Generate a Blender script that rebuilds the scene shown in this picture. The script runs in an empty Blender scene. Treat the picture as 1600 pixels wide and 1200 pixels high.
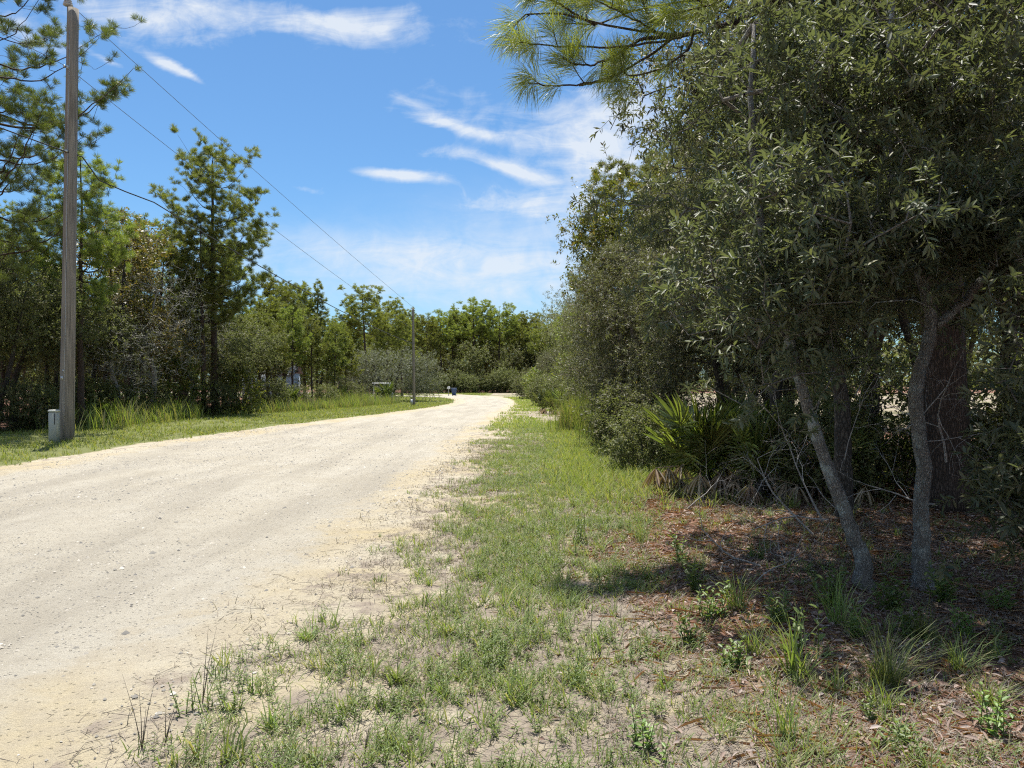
import bpy, math, random
import numpy as np
from mathutils import Vector

# ------------------------------------------------------------------ camera, sky, sun, exposure
S = bpy.context.scene
COL = S.collection
EYE = 1.6                      # eye height; a point on level ground at pixel row py lies EYE*1200/(py-600) metres ahead
cam_d = bpy.data.cameras.new("camera"); cam = bpy.data.objects.new("camera", cam_d); COL.objects.link(cam)
cam_d.sensor_width = 36; cam_d.lens = 27.0; cam_d.clip_end = 6000; cam_d.clip_start = 0.05
cam.location = (0, 0, EYE); cam.rotation_euler = (math.radians(90), 0, 0)
S.camera = cam
SUN_EL, SUN_AZ = math.radians(75), math.radians(-18)      # azimuth from +Y towards +X
sd = Vector((math.sin(SUN_AZ) * math.cos(SUN_EL), math.cos(SUN_AZ) * math.cos(SUN_EL), math.sin(SUN_EL)))
sun_d = bpy.data.lights.new("sun", 'SUN'); sun = bpy.data.objects.new("sun", sun_d); COL.objects.link(sun)
sun_d.energy = 5.0; sun_d.angle = math.radians(0.55); sun_d.color = (1.0, 0.955, 0.87)
sun.rotation_euler = sd.to_track_quat('Z', 'Y').to_euler()
S.view_settings.view_transform = 'Standard'; S.view_settings.look = 'None'
S.view_settings.exposure = 0.85; S.view_settings.gamma = 1.0
S.render.film_transparent = False
cy = S.cycles
cy.max_bounces = 6; cy.diffuse_bounces = 3; cy.glossy_bounces = 2; cy.transmission_bounces = 4; cy.transparent_max_bounces = 4
cy.use_denoising = False; cy.pixel_filter_type = 'BLACKMAN_HARRIS'; cy.filter_width = 1.15; cy.adaptive_threshold = .02; cy.sample_clamp_indirect = 3.0; cy.sample_clamp_direct = 12.0; cy.blur_glossy = 1.0

class NT:
    """small node-tree builder"""
    def __init__(s, tree):
        s.t = tree; s.N = tree.nodes; s.L = tree.links
    def n(s, typ, **kw):
        o = s.N.new(typ)
        for k, v in kw.items():
            if k.startswith('i_'): o.inputs[int(k[2:])].default_value = v
            else: setattr(o, k, v)
        return o
    def l(s, a, b): s.L.new(a, b)
    def math(s, op, a, b=None, c=None, clamp=False):
        o = s.N.new('ShaderNodeMath'); o.operation = op; o.use_clamp = clamp
        for i, v in enumerate((a, b, c)):
            if v is None: continue
            if isinstance(v, (int, float)): o.inputs[i].default_value = v
            else: s.L.new(v, o.inputs[i])
        return o.outputs[0]
    def mix(s, f, a, b, blend='MIX'):
        o = s.N.new('ShaderNodeMix'); o.data_type = 'RGBA'; o.blend_type = blend
        for sock, v in ((o.inputs[0], f), (o.inputs[6], a), (o.inputs[7], b)):
            if isinstance(v, (int, float)): sock.default_value = v
            elif isinstance(v, tuple): sock.default_value = v if len(v) == 4 else (*v, 1)
            else: s.L.new(v, sock)
        return o.outputs[2]
    def ramp(s, f, pts, interp='LINEAR'):
        o = s.N.new('ShaderNodeValToRGB'); cr = o.color_ramp; cr.interpolation = interp
        while len(cr.elements) < len(pts): cr.elements.new(0.5)
        for e, (p, c) in zip(cr.elements, pts):
            e.position = p; e.color = (c, c, c, 1) if isinstance(c, (int, float)) else (*c, 1)
        s.L.new(f, o.inputs[0]); return o.outputs[0]
    def noise(s, vec, scale, detail=4, rough=0.55, dist=0.0):
        o = s.N.new('ShaderNodeTexNoise'); o.inputs['Scale'].default_value = scale; o.inputs['Detail'].default_value = detail
        o.inputs['Roughness'].default_value = rough; o.inputs['Distortion'].default_value = dist
        if vec is not None: s.L.new(vec, o.inputs['Vector'])
        return o.outputs[0]

# ---- world: Nishita sky with thin cirrus mixed over it by direction
W = bpy.data.worlds.new("World"); S.world = W; W.use_nodes = True
w = NT(W.node_tree); w.N.clear()
sky = w.n('ShaderNodeTexSky'); sky.sky_type = 'NISHITA'; sky.sun_disc = False
sky.sun_elevation = SUN_EL; sky.sun_rotation = SUN_AZ; sky.air_density = 1.0; sky.dust_density = 0.6; sky.ozone_density = 2.6
tc = w.n('ShaderNodeTexCoord'); sp = w.n('ShaderNodeSeparateXYZ'); w.l(tc.outputs['Generated'], sp.inputs[0])
ay = w.math('MAXIMUM', w.math('ABSOLUTE', sp.outputs[1]), 0.02)
u = w.math('DIVIDE', sp.outputs[0], ay); v = w.math('DIVIDE', sp.outputs[2], ay)
def ell(cx, cy_, rx, ry, deg, amp):      # a soft elliptical patch of sky, centre and radii as tangents
    a = math.radians(deg); c, s_ = math.cos(a), math.sin(a)
    du = w.math('SUBTRACT', u, cx); dv = w.math('SUBTRACT', v, cy_)
    p = w.math('ADD', w.math('MULTIPLY', du, c / rx), w.math('MULTIPLY', dv, s_ / rx))
    q = w.math('ADD', w.math('MULTIPLY', du, -s_ / ry), w.math('MULTIPLY', dv, c / ry))
    r = w.math('ADD', w.math('MULTIPLY', p, p), w.math('MULTIPLY', q, q))
    return w.math('MULTIPLY', w.math('EXPONENT', w.math('MULTIPLY', r, -1.0)), amp)
def E(px, py, rx, ry, deg, amp): return ell((px - 800) / 1200, (600 - py) / 1200, rx / 1200, ry / 1200, deg, amp)
wisps = [E(225, 22, 170, 42, -8, .80), E(430, 24, 150, 26, -10, .64), E(590, 38, 105, 34, 8, .74), E(60, 60, 90, 30, -20, .6), E(255, 98, 50, 11, -24, .9), E(300,120,26,6,-30,.5),
         E(615, 272, 78, 11, -5, 1.15), E(645, 178, 90, 16, -14, .62), E(735, 205, 62, 11, -14, .62), E(475, 296, 36, 7, -12, .5), E(170,95,40,6,-25,.5),
         E(900, 245, 140, 70, -20, .66), E(985, 195, 100, 85, -10, .62), E(700, 150, 120, 30, -14, .35), E(790, 262, 75, 12, -18, .8), E(830, 325, 150, 36, -5, .66),
         E(680, 238, 60, 14, 0, .42), E(640,160,40,8,-20,.4), E(1150,120,200,120,0,.45), E(820,60,180,40,10,.25)]
veil = [E(760, 400, 330, 62, 4, .62), E(640, 395, 260, 26, -6, .55), E(850, 470, 260, 70, 0, .62), E(480, 420, 260, 40, 0, .32), E(900, 330, 180, 50, 0, .35)]
def total(L):
    o = L[0]
    for x in L[1:]: o = w.math('ADD', o, x)
    return o
cv = w.n('ShaderNodeCombineXYZ'); w.l(u, cv.inputs[0]); w.l(v, cv.inputs[1])
mp = w.n('ShaderNodeMapping'); mp.inputs['Scale'].default_value = (3.6, 12, 1); mp.inputs['Rotation'].default_value = (0, 0, math.radians(12)); w.l(cv.outputs[0], mp.inputs[0])
n1 = w.noise(mp.outputs[0], 2.2, 10, 0.66, 0.9)
n2 = w.noise(cv.outputs[0], 26.0, 5, 0.6, 0.6)
fib = w.math('MULTIPLY', w.math('SUBTRACT', w.math('ADD', w.math('MULTIPLY', n1, 0.60), w.math('MULTIPLY', n2, 0.40)), 0.5), 2.6)
cw = w.math('SUBTRACT', w.math('ADD', fib, w.math('MULTIPLY', total(wisps), 1.35)), 0.42)
cw = w.math('POWER', w.math('MULTIPLY', cw, 1.15, clamp=True), 1.35)
cvl = w.math('MULTIPLY', total(veil), w.math('ADD', w.math('MULTIPLY', fib, 1.0), 0.62), clamp=True)
cloud = w.math('MAXIMUM', w.math('MULTIPLY', cw, 0.85), w.math('MULTIPLY', cvl, 0.8))
# broken bright cloud added to the unseen sky overhead and behind, brightens the shade
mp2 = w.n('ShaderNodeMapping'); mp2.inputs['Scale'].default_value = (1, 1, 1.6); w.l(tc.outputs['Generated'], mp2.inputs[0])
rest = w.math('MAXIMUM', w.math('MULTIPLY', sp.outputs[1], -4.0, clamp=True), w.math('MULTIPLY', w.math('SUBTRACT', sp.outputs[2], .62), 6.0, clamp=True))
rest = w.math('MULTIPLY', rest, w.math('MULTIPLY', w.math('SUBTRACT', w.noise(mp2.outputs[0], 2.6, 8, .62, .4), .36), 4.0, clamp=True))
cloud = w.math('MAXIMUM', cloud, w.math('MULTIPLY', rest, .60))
bgs = w.n('ShaderNodeBackground'); bgs.inputs[1].default_value = 0.078
tint = w.mix(1.0, sky.outputs[0], (0.62, 0.90, 1.08), 'MULTIPLY'); w.l(tint, bgs.inputs[0])
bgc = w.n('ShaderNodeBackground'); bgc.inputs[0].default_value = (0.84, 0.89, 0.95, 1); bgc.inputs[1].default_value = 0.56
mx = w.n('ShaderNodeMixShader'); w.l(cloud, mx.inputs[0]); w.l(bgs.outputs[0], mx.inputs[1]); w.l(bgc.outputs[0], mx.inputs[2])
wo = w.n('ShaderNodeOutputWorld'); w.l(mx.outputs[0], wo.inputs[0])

# ------------------------------------------------------------------ helpers
R = np.random.default_rng(11)
def gp(px, py):                # the level-ground point seen at a pixel of the 1600x1200 photograph
    d = EYE * 1200 / (py - 600.0); return ((px - 800) / 1200 * d, d)
def at(px, d): return ((px - 800) / 1200 * d, d)
def norm(a):
    return a / np.maximum(np.linalg.norm(a, axis=-1, keepdims=True), 1e-9)
def hash2(ix, iy, seed):
    n = (ix.astype(np.int64) * 374761393 + iy.astype(np.int64) * 668265263 + seed * 974634777) & 0x7fffffff
    n = ((n ^ (n >> 13)) * 1274126177) & 0x7fffffff
    return ((n ^ (n >> 16)) & 0xffff) / 65535.0
def vn(x, y, f, seed=0):
    x = np.asarray(x, float) * f; y = np.asarray(y, float) * f
    ix = np.floor(x); iy = np.floor(y); fx = x - ix; fy = y - iy
    fx = fx * fx * (3 - 2 * fx); fy = fy * fy * (3 - 2 * fy)
    a = hash2(ix, iy, seed); b = hash2(ix + 1, iy, seed); c = hash2(ix, iy + 1, seed); d = hash2(ix + 1, iy + 1, seed)
    return (a * (1 - fx) + b * fx) * (1 - fy) + (c * (1 - fx) + d * fx) * fy
def fbm(x, y, f, seed=0, o=4):
    s = 0; a = 0.5
    for k in range(o): s = s + a * vn(x, y, f * 2 ** k, seed + k); a *= 0.5
    return s / (1 - 0.5 ** o)

def mk(name, V, F, mat, parent=None, smooth=False, attrs=None, tris=None):
    """one mesh object from numpy arrays: F quads (m,4), tris (k,3)"""
    me = bpy.data.meshes.new(name)
    V = np.ascontiguousarray(V, np.float32)
    F = np.zeros((0, 4), np.int32) if F is None else np.asarray(F, np.int32)
    T = np.zeros((0, 3), np.int32) if tris is None else np.asarray(tris, np.int32)
    me.vertices.add(len(V)); me.vertices.foreach_set('co', V.ravel())
    nl = F.size + T.size; me.loops.add(nl)
    me.loops.foreach_set('vertex_index', np.concatenate([F.ravel(), T.ravel()]).astype(np.int32))
    me.polygons.add(len(F) + len(T))
    ls = np.concatenate([np.arange(len(F)) * 4, F.size + np.arange(len(T)) * 3]).astype(np.int32)
    me.polygons.foreach_set('loop_start', ls)
    if smooth: me.polygons.foreach_set('use_smooth', np.ones(len(ls), bool))
    if attrs:
        for k, a in attrs.items():
            at_ = me.attributes.new(k, 'FLOAT', 'POINT'); at_.data.foreach_set('value', np.asarray(a, np.float32))
    me.materials.append(mat); me.update(calc_edges=True); 
    o = bpy.data.objects.new(name, me); COL.objects.link(o)
    if parent is not None: o.parent = parent
    return o
class MB:
    """collects pieces of one mesh"""
    def __init__(s): s.V = []; s.F = []; s.T = []; s.n = 0
    def add(s, V, F=None, T=None):
        V = np.asarray(V, float)
        if F is not None and len(F): s.F.append(np.asarray(F) + s.n)
        if T is not None and len(T): s.T.append(np.asarray(T) + s.n)
        s.V.append(V); s.n += len(V); return s
    def box(s, c, d, bev=0.0, rz=0.0):
        cx, cy_, cz = c; x, y, z = d[0] / 2, d[1] / 2, d[2] / 2
        if bev <= 0:
            P = np.array([(a * x, b * y, e * z) for e in (-1, 1) for b in (-1, 1) for a in (-1, 1)])
            Fq = [(0, 2, 3, 1), (4, 5, 7, 6), (0, 1, 5, 4), (2, 6, 7, 3), (0, 4, 6, 2), (1, 3, 7, 5)]; Tt = None
        else:
            b = bev; P = []; rings = []
            for zz, ins in ((-z, b), (-z + b, 0), (z - b, 0), (z, b)):
                X, Y = x - ins, y - ins; k = min(b, X, Y) if ins == 0 else b * 0.4
                P += [(-X + k, -Y, zz), (X - k, -Y, zz), (X, -Y + k, zz), (X, Y - k, zz), (X - k, Y, zz), (-X + k, Y, zz), (-X, Y - k, zz), (-X, -Y + k, zz)]
            P = np.array(P); Fq = []
            for r in range(3):
                for k in range(8):
                    k2 = (k + 1) % 8; Fq.append((r * 8 + k, r * 8 + k2, r * 8 + 8 + k2, r * 8 + 8 + k))
            for o, f in ((0, -1), (24, 1)):
                q = [(o, o + 1, o + 2, o + 7), (o + 2, o + 3, o + 6, o + 7), (o + 3, o + 4, o + 5, o + 6)]
                Fq += [t if f > 0 else t[::-1] for t in q]
        if rz:
            c_, s_ = math.cos(rz), math.sin(rz); P = np.stack([P[:, 0] * c_ - P[:, 1] * s_, P[:, 0] * s_ + P[:, 1] * c_, P[:, 2]], 1)
        return s.add(P + np.array(c), Fq)
    def tube(s, pts, rad, sides=8, caps=True, jit=0.0, rng=None):
        pts = np.asarray(pts, float); n = len(pts); rad = np.broadcast_to(np.asarray(rad, float), (n,))
        T_ = norm(np.gradient(pts, axis=0)); ref = np.array([0, 1., 0]) if abs(T_[0][1]) < 0.8 else np.array([1., 0, 0])
        A = norm(np.cross(T_, ref)); B = np.cross(T_, A)
        th = np.arange(sides) / sides * 2 * np.pi
        rr = rad[:, None] * (1 + (jit * (rng.random((n, sides)) - .5) if jit else 0))
        V = pts[:, None] + rr[..., None] * (np.cos(th)[None, :, None] * A[:, None] + np.sin(th)[None, :, None] * B[:, None])
        V = V.reshape(-1, 3); i = np.arange(n - 1)[:, None] * sides; k = np.arange(sides)[None]; k2 = (k + 1) % sides
        F = np.stack([i + k, i + k2, i + sides + k2, i + sides + k], -1).reshape(-1, 4)
        s.add(V, F)
        if caps:
            c = np.array([pts[0], pts[-1]]); b0 = s.n - len(V)
            s.V.append(c); ci = s.n; s.n += 2
            s.T.append(np.array([(ci, b0 + (k_ + 1) % sides, b0 + k_) for k_ in range(sides)] + [(ci + 1, b0 + (n - 1) * sides + k_, b0 + (n - 1) * sides + (k_ + 1) % sides) for k_ in range(sides)]))
        return s
    def out(s, name, mat, parent=None, smooth=False):
        F = np.concatenate(s.F) if s.F else None; T = np.concatenate(s.T) if s.T else None
        return mk(name, np.concatenate(s.V), F, mat, parent, smooth, tris=T)
def tag(o, label=None, cat=None, group=None, kind=None):
    if label: o['label'] = label
    if cat: o['category'] = cat
    if group: o['group'] = group
    if kind: o['kind'] = kind
    return o
def empty(name, loc=(0, 0, 0), rz=0.0):
    o = bpy.data.objects.new(name, None); COL.objects.link(o); o.location = loc; o.rotation_euler = (0, 0, rz); o.empty_display_size = 0.3; return o

# ------------------------------------------------------------------ materials
def new_mat(name):
    m = bpy.data.materials.new(name); m.use_nodes = True; t = NT(m.node_tree); t.N.clear()
    o = t.n('ShaderNodeOutputMaterial'); return m, t, o
def leaf_mat(name, cols, trans=0.35, rough=0.45, spec=0.5, under=None, yellow=None):
    """cols: ramp over the per-leaf random value; light passes through by 'trans'"""
    m, t, o = new_mat(name)
    g = t.n('ShaderNodeNewGeometry'); oi = t.n('ShaderNodeObjectInfo')
    pts = [(i / max(1, len(cols) - 1), c) for i, c in enumerate(cols)]
    c = t.ramp(g.outputs['Random Per Island'], pts)
    k = t.math('ADD', t.math('MULTIPLY', oi.outputs['Random'], 0.65), 0.74)
    hsv = t.n('ShaderNodeHueSaturation'); t.l(c, hsv.inputs['Color']); t.l(k, hsv.inputs['Value'])
    hsv.inputs['Saturation'].default_value = 1.0
    t.l(t.math('ADD', t.math('MULTIPLY', oi.outputs['Random'], 0.03), 0.485), hsv.inputs['Hue'])
    c = hsv.outputs[0]
    if under: c = t.mix(t.math('MULTIPLY', g.outputs['Backfacing'], 0.75), c, under)
    p = t.n('ShaderNodeBsdfPrincipled'); t.l(c, p.inputs['Base Color']); p.inputs['Roughness'].default_value = rough
    p.inputs['Specular IOR Level'].default_value = spec
    tr = t.n('ShaderNodeBsdfTranslucent'); t.l(t.mix(1.0, c, (1.45, 1.5, 0.6), 'MULTIPLY'), tr.inputs[0])
    mxs = t.n('ShaderNodeMixShader'); mxs.inputs[0].default_value = trans; t.l(p.outputs[0], mxs.inputs[1]); t.l(tr.outputs[0], mxs.inputs[2])
    t.l(mxs.outputs[0], o.inputs[0]); return m
def bark_mat(name, a, b, scale=6.0, stretch=0.25, bump=0.6, lichen=None, soft=1.0):
    m, t, o = new_mat(name)
    tc = t.n('ShaderNodeTexCoord'); mp = t.n('ShaderNodeMapping'); mp.inputs['Scale'].default_value = (1, 1, stretch); t.l(tc.outputs['Object'], mp.inputs[0])
    v_ = t.n('ShaderNodeTexVoronoi'); v_.inputs['Scale'].default_value = scale * 5; v_.feature = 'DISTANCE_TO_EDGE'
    ns = t.noise(mp.outputs[0], scale * 2, 6, 0.65)
    va = t.n('ShaderNodeVectorMath'); va.operation = 'ADD'; t.l(mp.outputs[0], va.inputs[0])
    vs = t.n('ShaderNodeVectorMath'); vs.operation = 'SCALE'; vs.inputs['Scale'].default_value = 0.08
    nn = t.n('ShaderNodeTexNoise'); nn.inputs['Scale'].default_value = scale * 1.5; t.l(mp.outputs[0], nn.inputs['Vector']); t.l(nn.outputs['Color'], vs.inputs[0]); t.l(vs.outputs[0], va.inputs[1])
    t.l(va.outputs[0], v_.inputs['Vector'])
    crack = t.math('ADD', t.math('MULTIPLY', t.math('MULTIPLY', v_.outputs['Distance'], 4.0, clamp=True), soft), 1 - soft)
    f = t.math('MULTIPLY', crack, t.math('ADD', ns, 0.25), clamp=True)
    c = t.mix(f, a, b)
    if lichen: c = t.mix(t.ramp(t.noise(tc.outputs['Object'], 7, 4, 0.6), [(0.52, 0.0), (0.66, 0.75)]), c, lichen)
    p = t.n('ShaderNodeBsdfPrincipled'); t.l(c, p.inputs['Base Color']); p.inputs['Roughness'].default_value = 0.9; p.inputs['Specular IOR Level'].default_value = 0.2
    bp = t.n('ShaderNodeBump'); bp.inputs['Strength'].default_value = bump; bp.inputs['Distance'].default_value = 0.02; t.l(f, bp.inputs['Height']); t.l(bp.outputs[0], p.inputs['Normal'])
    t.l(p.outputs[0], o.inputs[0]); return m
def plain_mat(name, col, rough=0.5, metal=0.0, var=0.15, scale=4.0, spec=0.5):
    m, t, o = new_mat(name); tc = t.n('ShaderNodeTexCoord')
    c = t.mix(t.noise(tc.outputs['Object'], scale, 5, 0.6), tuple(x * (1 - var) for x in col), tuple(min(1, x * (1 + var)) for x in col))
    p = t.n('ShaderNodeBsdfPrincipled'); t.l(c, p.inputs['Base Color']); p.inputs['Roughness'].default_value = rough; p.inputs['Metallic'].default_value = metal
    p.inputs['Specular IOR Level'].default_value = spec
    t.l(p.outputs[0], o.inputs[0]); return m
M = {}
M['bay'] = leaf_mat('bay_leaf', [(.036, .048, .026), (.062, .078, .040), (.090, .106, .056), (.048, .062, .034), (.13, .12, .06), (.11, .128, .075)], .28, .54, .42, under=(.13, .15, .10))
M['bay2'] = leaf_mat('narrow_oak_leaf', [(.042, .046, .026), (.074, .078, .040), (.106, .108, .054), (.058, .063, .033), (.16, .11, .05)], .30, .56, .4, under=(.13, .14, .10))
M['oak_y'] = leaf_mat('yellow_green_leaf', [(.09, .12, .025), (.13, .16, .035), (.16, .17, .04), (.10, .13, .03), (.20, .15, .04)], .40, .45)
M['oak_g'] = leaf_mat('scrub_oak_leaf', [(.070, .082, .030), (.105, .118, .04), (.14, .145, .05), (.08, .092, .034), (.17, .145, .055)], .38, .58, .35, under=(.13, .15, .09))
M['oak_grey'] = leaf_mat('grey_oak_leaf', [(.065, .072, .045), (.085, .095, .058), (.10, .108, .07), (.06, .07, .042)], .25, .65, under=(.16, .17, .13))
M['turkey'] = leaf_mat('turkey_oak_leaf', [(.10, .12, .035), (.15, .14, .04), (.20, .14, .05), (.09, .11, .03), (.22, .17, .07)], .40, .45)
M['needle'] = leaf_mat('pine_needle', [(.11, .135, .04), (.165, .19, .052), (.22, .235, .065), (.12, .15, .05)], .43, .45, .5)
M['needle_dark'] = leaf_mat('dark_pine_needle', [(.075, .10, .032), (.11, .14, .042), (.15, .17, .05), (.085, .11, .036)], .36, .45, .5)  # darker, less yellow needle tone for the huge pine at the left edge
M['needle_near'] = leaf_mat('long_pine_needle', [(.14, .18, .045), (.20, .235, .06), (.25, .27, .075), (.16, .19, .05)], .42, .42, .5)
M['needle_far'] = leaf_mat('far_pine_needle', [(.12, .145, .042), (.175, .195, .052), (.225, .235, .065), (.13, .155, .045)], .40, .5, .3)
M['palm'] = leaf_mat('palmetto_leaf', [(.12, .155, .038), (.16, .20, .05), (.20, .235, .065), (.10, .13, .035)], .36, .4, .7)
M['palm_dead'] = leaf_mat('dead_palmetto_leaf', [(.30, .22, .15), (.38, .31, .23), (.24, .16, .10), (.42, .36, .29)], .15, .7, .2)
M['grass'] = leaf_mat('grass_blade', [(.10, .14, .045), (.145, .195, .055), (.19, .235, .08), (.12, .155, .06), (.29, .26, .14), (.16, .20, .06)], .36, .5, .35)
M['grass_lawn'] = leaf_mat('verge_grass_blade', [(.12, .155, .04), (.16, .195, .05), (.21, .23, .07), (.27, .24, .11)], .40, .5, .3)
M['grass_tall'] = leaf_mat('tall_grass_blade', [(.11, .155, .04), (.15, .20, .05), (.19, .22, .065), (.24, .22, .10), (.17, .14, .09)], .42, .5, .3)
M['weed'] = leaf_mat('weed_leaf', [(.10, .15, .05), (.14, .20, .065), (.18, .24, .075), (.12, .16, .05)], .36, .45, .4)
M['thatch'] = leaf_mat('dry_grass_blade', [(.20, .17, .14), (.29, .25, .21), (.14, .115, .10), (.38, .34, .28)], .15, .8, .1)
M['litter'] = leaf_mat('fallen_leaf', [(.17, .105, .08), (.26, .18, .145), (.34, .27, .23), (.13, .08, .06), (.40, .34, .31)], .10, .65, .3)
M['pneedle'] = leaf_mat('fallen_needle', [(.24, .11, .065), (.33, .17, .105), (.19, .085, .052), (.38, .24, .16)], .10, .6, .3)
M['bark_oak'] = bark_mat('oak_bark', (.075, .065, .057), (.36, .335, .30), 15, .4, 1.0, lichen=(.42, .46, .43), soft=.62)
M['bark_twig'] = bark_mat('twig_bark', (.10, .085, .07), (.24, .21, .18), 9, .4, .3)
M['bark_dark'] = bark_mat('dark_oak_bark', (.03, .026, .022), (.11, .095, .08), 6, .3, .6)
M['bark_pine'] = bark_mat('pine_bark', (.030, .022, .018), (.14, .10, .08), 7, .22, 1.0, soft=.8)
M['dead'] = bark_mat('dead_twig', (.20, .19, .18), (.44, .42, .40), 9, .3, .2)

# utility pole: weathered wood, long vertical checks
m, t, o = new_mat('pole_wood'); tc_ = t.n('ShaderNodeTexCoord'); mp_ = t.n('ShaderNodeMapping'); mp_.inputs['Scale'].default_value = (1, 1, .035); t.l(tc_.outputs['Object'], mp_.inputs[0])
f1 = t.noise(mp_.outputs[0], 26, 8, .7); f2 = t.noise(tc_.outputs['Object'], .8, 4, .6)
c_ = t.mix(t.ramp(f1, [(.32, 0.0), (.62, 1.0)]), (.075, .062, .048), (.30, .26, .21)); c_ = t.mix(t.ramp(f2, [(.4, 0.0), (.7, .55)]), c_, (.20, .185, .165))
p_ = t.n('ShaderNodeBsdfPrincipled'); t.l(c_, p_.inputs['Base Color']); p_.inputs['Roughness'].default_value = .85
b_ = t.n('ShaderNodeBump'); b_.inputs['Strength'].default_value = .8; b_.inputs['Distance'].default_value = .02; t.l(f1, b_.inputs['Height']); t.l(b_.outputs[0], p_.inputs['Normal']); t.l(p_.outputs[0], o.inputs[0]); M['pole'] = m
M['metal'] = plain_mat('galvanised_metal', (.45, .46, .46), .45, .7)
M['porcelain'] = plain_mat('insulator_grey', (.42, .41, .40), .25)
M['wire'] = plain_mat('aluminium_wire', (.16, .17, .18), .5, .3)
M['cable'] = plain_mat('black_cable', (.02, .02, .022), .6)
M['beige'] = plain_mat('beige_box', (.36, .365, .32), .45, 0, .05)
M['beige_top'] = plain_mat('beige_cap', (.50, .50, .45), .45, 0, .05)
M['black'] = plain_mat('black_plastic', (.02, .02, .02), .5)
M['blue'] = plain_mat('blue_bin_plastic', (.03, .07, .17), .45)
M['white'] = plain_mat('white_paint', (.75, .76, .76), .4)
M['grey'] = plain_mat('grey_paint', (.30, .32, .34), .4)
M['paleblue'] = plain_mat('pale_blue_siding', (.46, .54, .62), .6)
M['roofing'] = plain_mat('roof_shingle', (.20, .20, .21), .8)
M['glass'] = plain_mat('dark_glass', (.03, .04, .05), .08)

# ground and road
def ground_mat(name, road):
    m, t, o = new_mat(name); tc = t.n('ShaderNodeTexCoord'); P = tc.outputs['Object']
    def A(k): a = t.n('ShaderNodeAttribute'); a.attribute_name = k; return a.outputs['Fac']
    big = t.noise(P, .55, 5, .6, .3); mid = t.noise(P, 3.5, 6, .65); fine = t.noise(P, 30, 5, .7); grit = t.noise(P, 130, 3, .7)
    yel = (.40, .335, .215); pale = (.42, .375, .29)
    sand = t.mix(t.ramp(big, [(.38, 0.0), (.60, 1.0)]), yel, pale)
    sand = t.mix(t.ramp(mid, [(.42, 0.0), (.60, .45)]), sand, (.31, .27, .215))
    sand = t.mix(t.ramp(grit, [(.56, 0.0), (.70, .45)]), sand, (.26, .22, .18))
    gravel = t.mix(t.ramp(big, [(.35, 0.0), (.65, 1.0)]), (.37, .335, .27), (.41, .38, .32))
    gravel = t.mix(t.ramp(mid, [(.47, 0.0), (.62, .38)]), gravel, (.31, .275, .22))
    st = t.n('ShaderNodeMapping'); st.inputs['Scale'].default_value = (1.0, .13, 1); t.l(P, st.inputs[0])
    gravel = t.mix(t.ramp(t.noise(st.outputs[0], 1.1, 4, .6), [(.44, 0.0), (.62, .75)]), gravel, (.29, .262, .215))
    gravel = t.mix(t.ramp(grit, [(.50, 0.0), (.66, .62)]), gravel, (.24, .215, .18))
    vo = t.n('ShaderNodeTexVoronoi'); vo.inputs['Scale'].default_value = 34; t.l(P, vo.inputs['Vector'])
    stone = t.ramp(vo.outputs['Distance'], [(.10, 1.0), (.30, 0.0)])
    sel = t.n('ShaderNodeSeparateColor'); t.l(vo.outputs['Color'], sel.inputs[0])
    stone = t.math('MULTIPLY', stone, t.ramp(sel.outputs[0], [(.55, 0.0), (.6, 1.0)]))
    gravel = t.mix(t.math('MULTIPLY', stone, .5), gravel, t.mix(sel.outputs[1], (.13, .125, .12), (.40, .37, .32)))
    if road:
        e = t.math('ADD', A('edge'), t.math('MULTIPLY', t.math('SUBTRACT', mid, .5), 1.6))
        base = t.mix(t.ramp(e, [(.30, 0.0), (.75, 1.0)]), gravel, sand)
    else:
        base = sand
        thatch = t.mix(fine, (.17, .135, .11), (.34, .285, .235))
        e = t.math('ADD', A('thatch'), t.math('MULTIPLY', t.math('SUBTRACT', mid, .5), 1.7))
        base = t.mix(t.ramp(e, [(.42, 0.0), (.66, .85)]), base, thatch)
        turf = t.mix(fine, (.095, .11, .035), (.20, .21, .085))
        e = t.math('ADD', A('turf'), t.math('MULTIPLY', t.math('SUBTRACT', mid, .5), 1.0))
        base = t.mix(t.ramp(e, [(.40, 0.0), (.62, 1.0)]), base, turf)
        duff = t.mix(fine, (.11, .054, .035), (.27, .16, .115))
        e = t.math('ADD', A('duff'), t.math('MULTIPLY', t.math('SUBTRACT', mid, .5), .9))
        base = t.mix(t.ramp(e, [(.40, 0.0), (.62, 1.0)]), base, duff)
    p = t.n('ShaderNodeBsdfPrincipled'); t.l(base, p.inputs['Base Color']); p.inputs['Roughness'].default_value = .95; p.inputs['Specular IOR Level'].default_value = .15
    h = t.math('ADD', t.math('ADD', t.math('MULTIPLY', fine, .5), t.math('MULTIPLY', grit, .25)), t.math('MULTIPLY', mid, .8))
    h = t.math('ADD', h, t.math('MULTIPLY', stone, .35))
    bp = t.n('ShaderNodeBump'); bp.inputs['Strength'].default_value = 1.0; bp.inputs['Distance'].default_value = .045; t.l(h, bp.inputs['Height']); t.l(bp.outputs[0], p.inputs['Normal'])
    t.l(p.outputs[0], o.inputs[0]); return m
M['ground'] = ground_mat('ground_soil', False); M['road'] = ground_mat('sandy_gravel', True)

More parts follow.
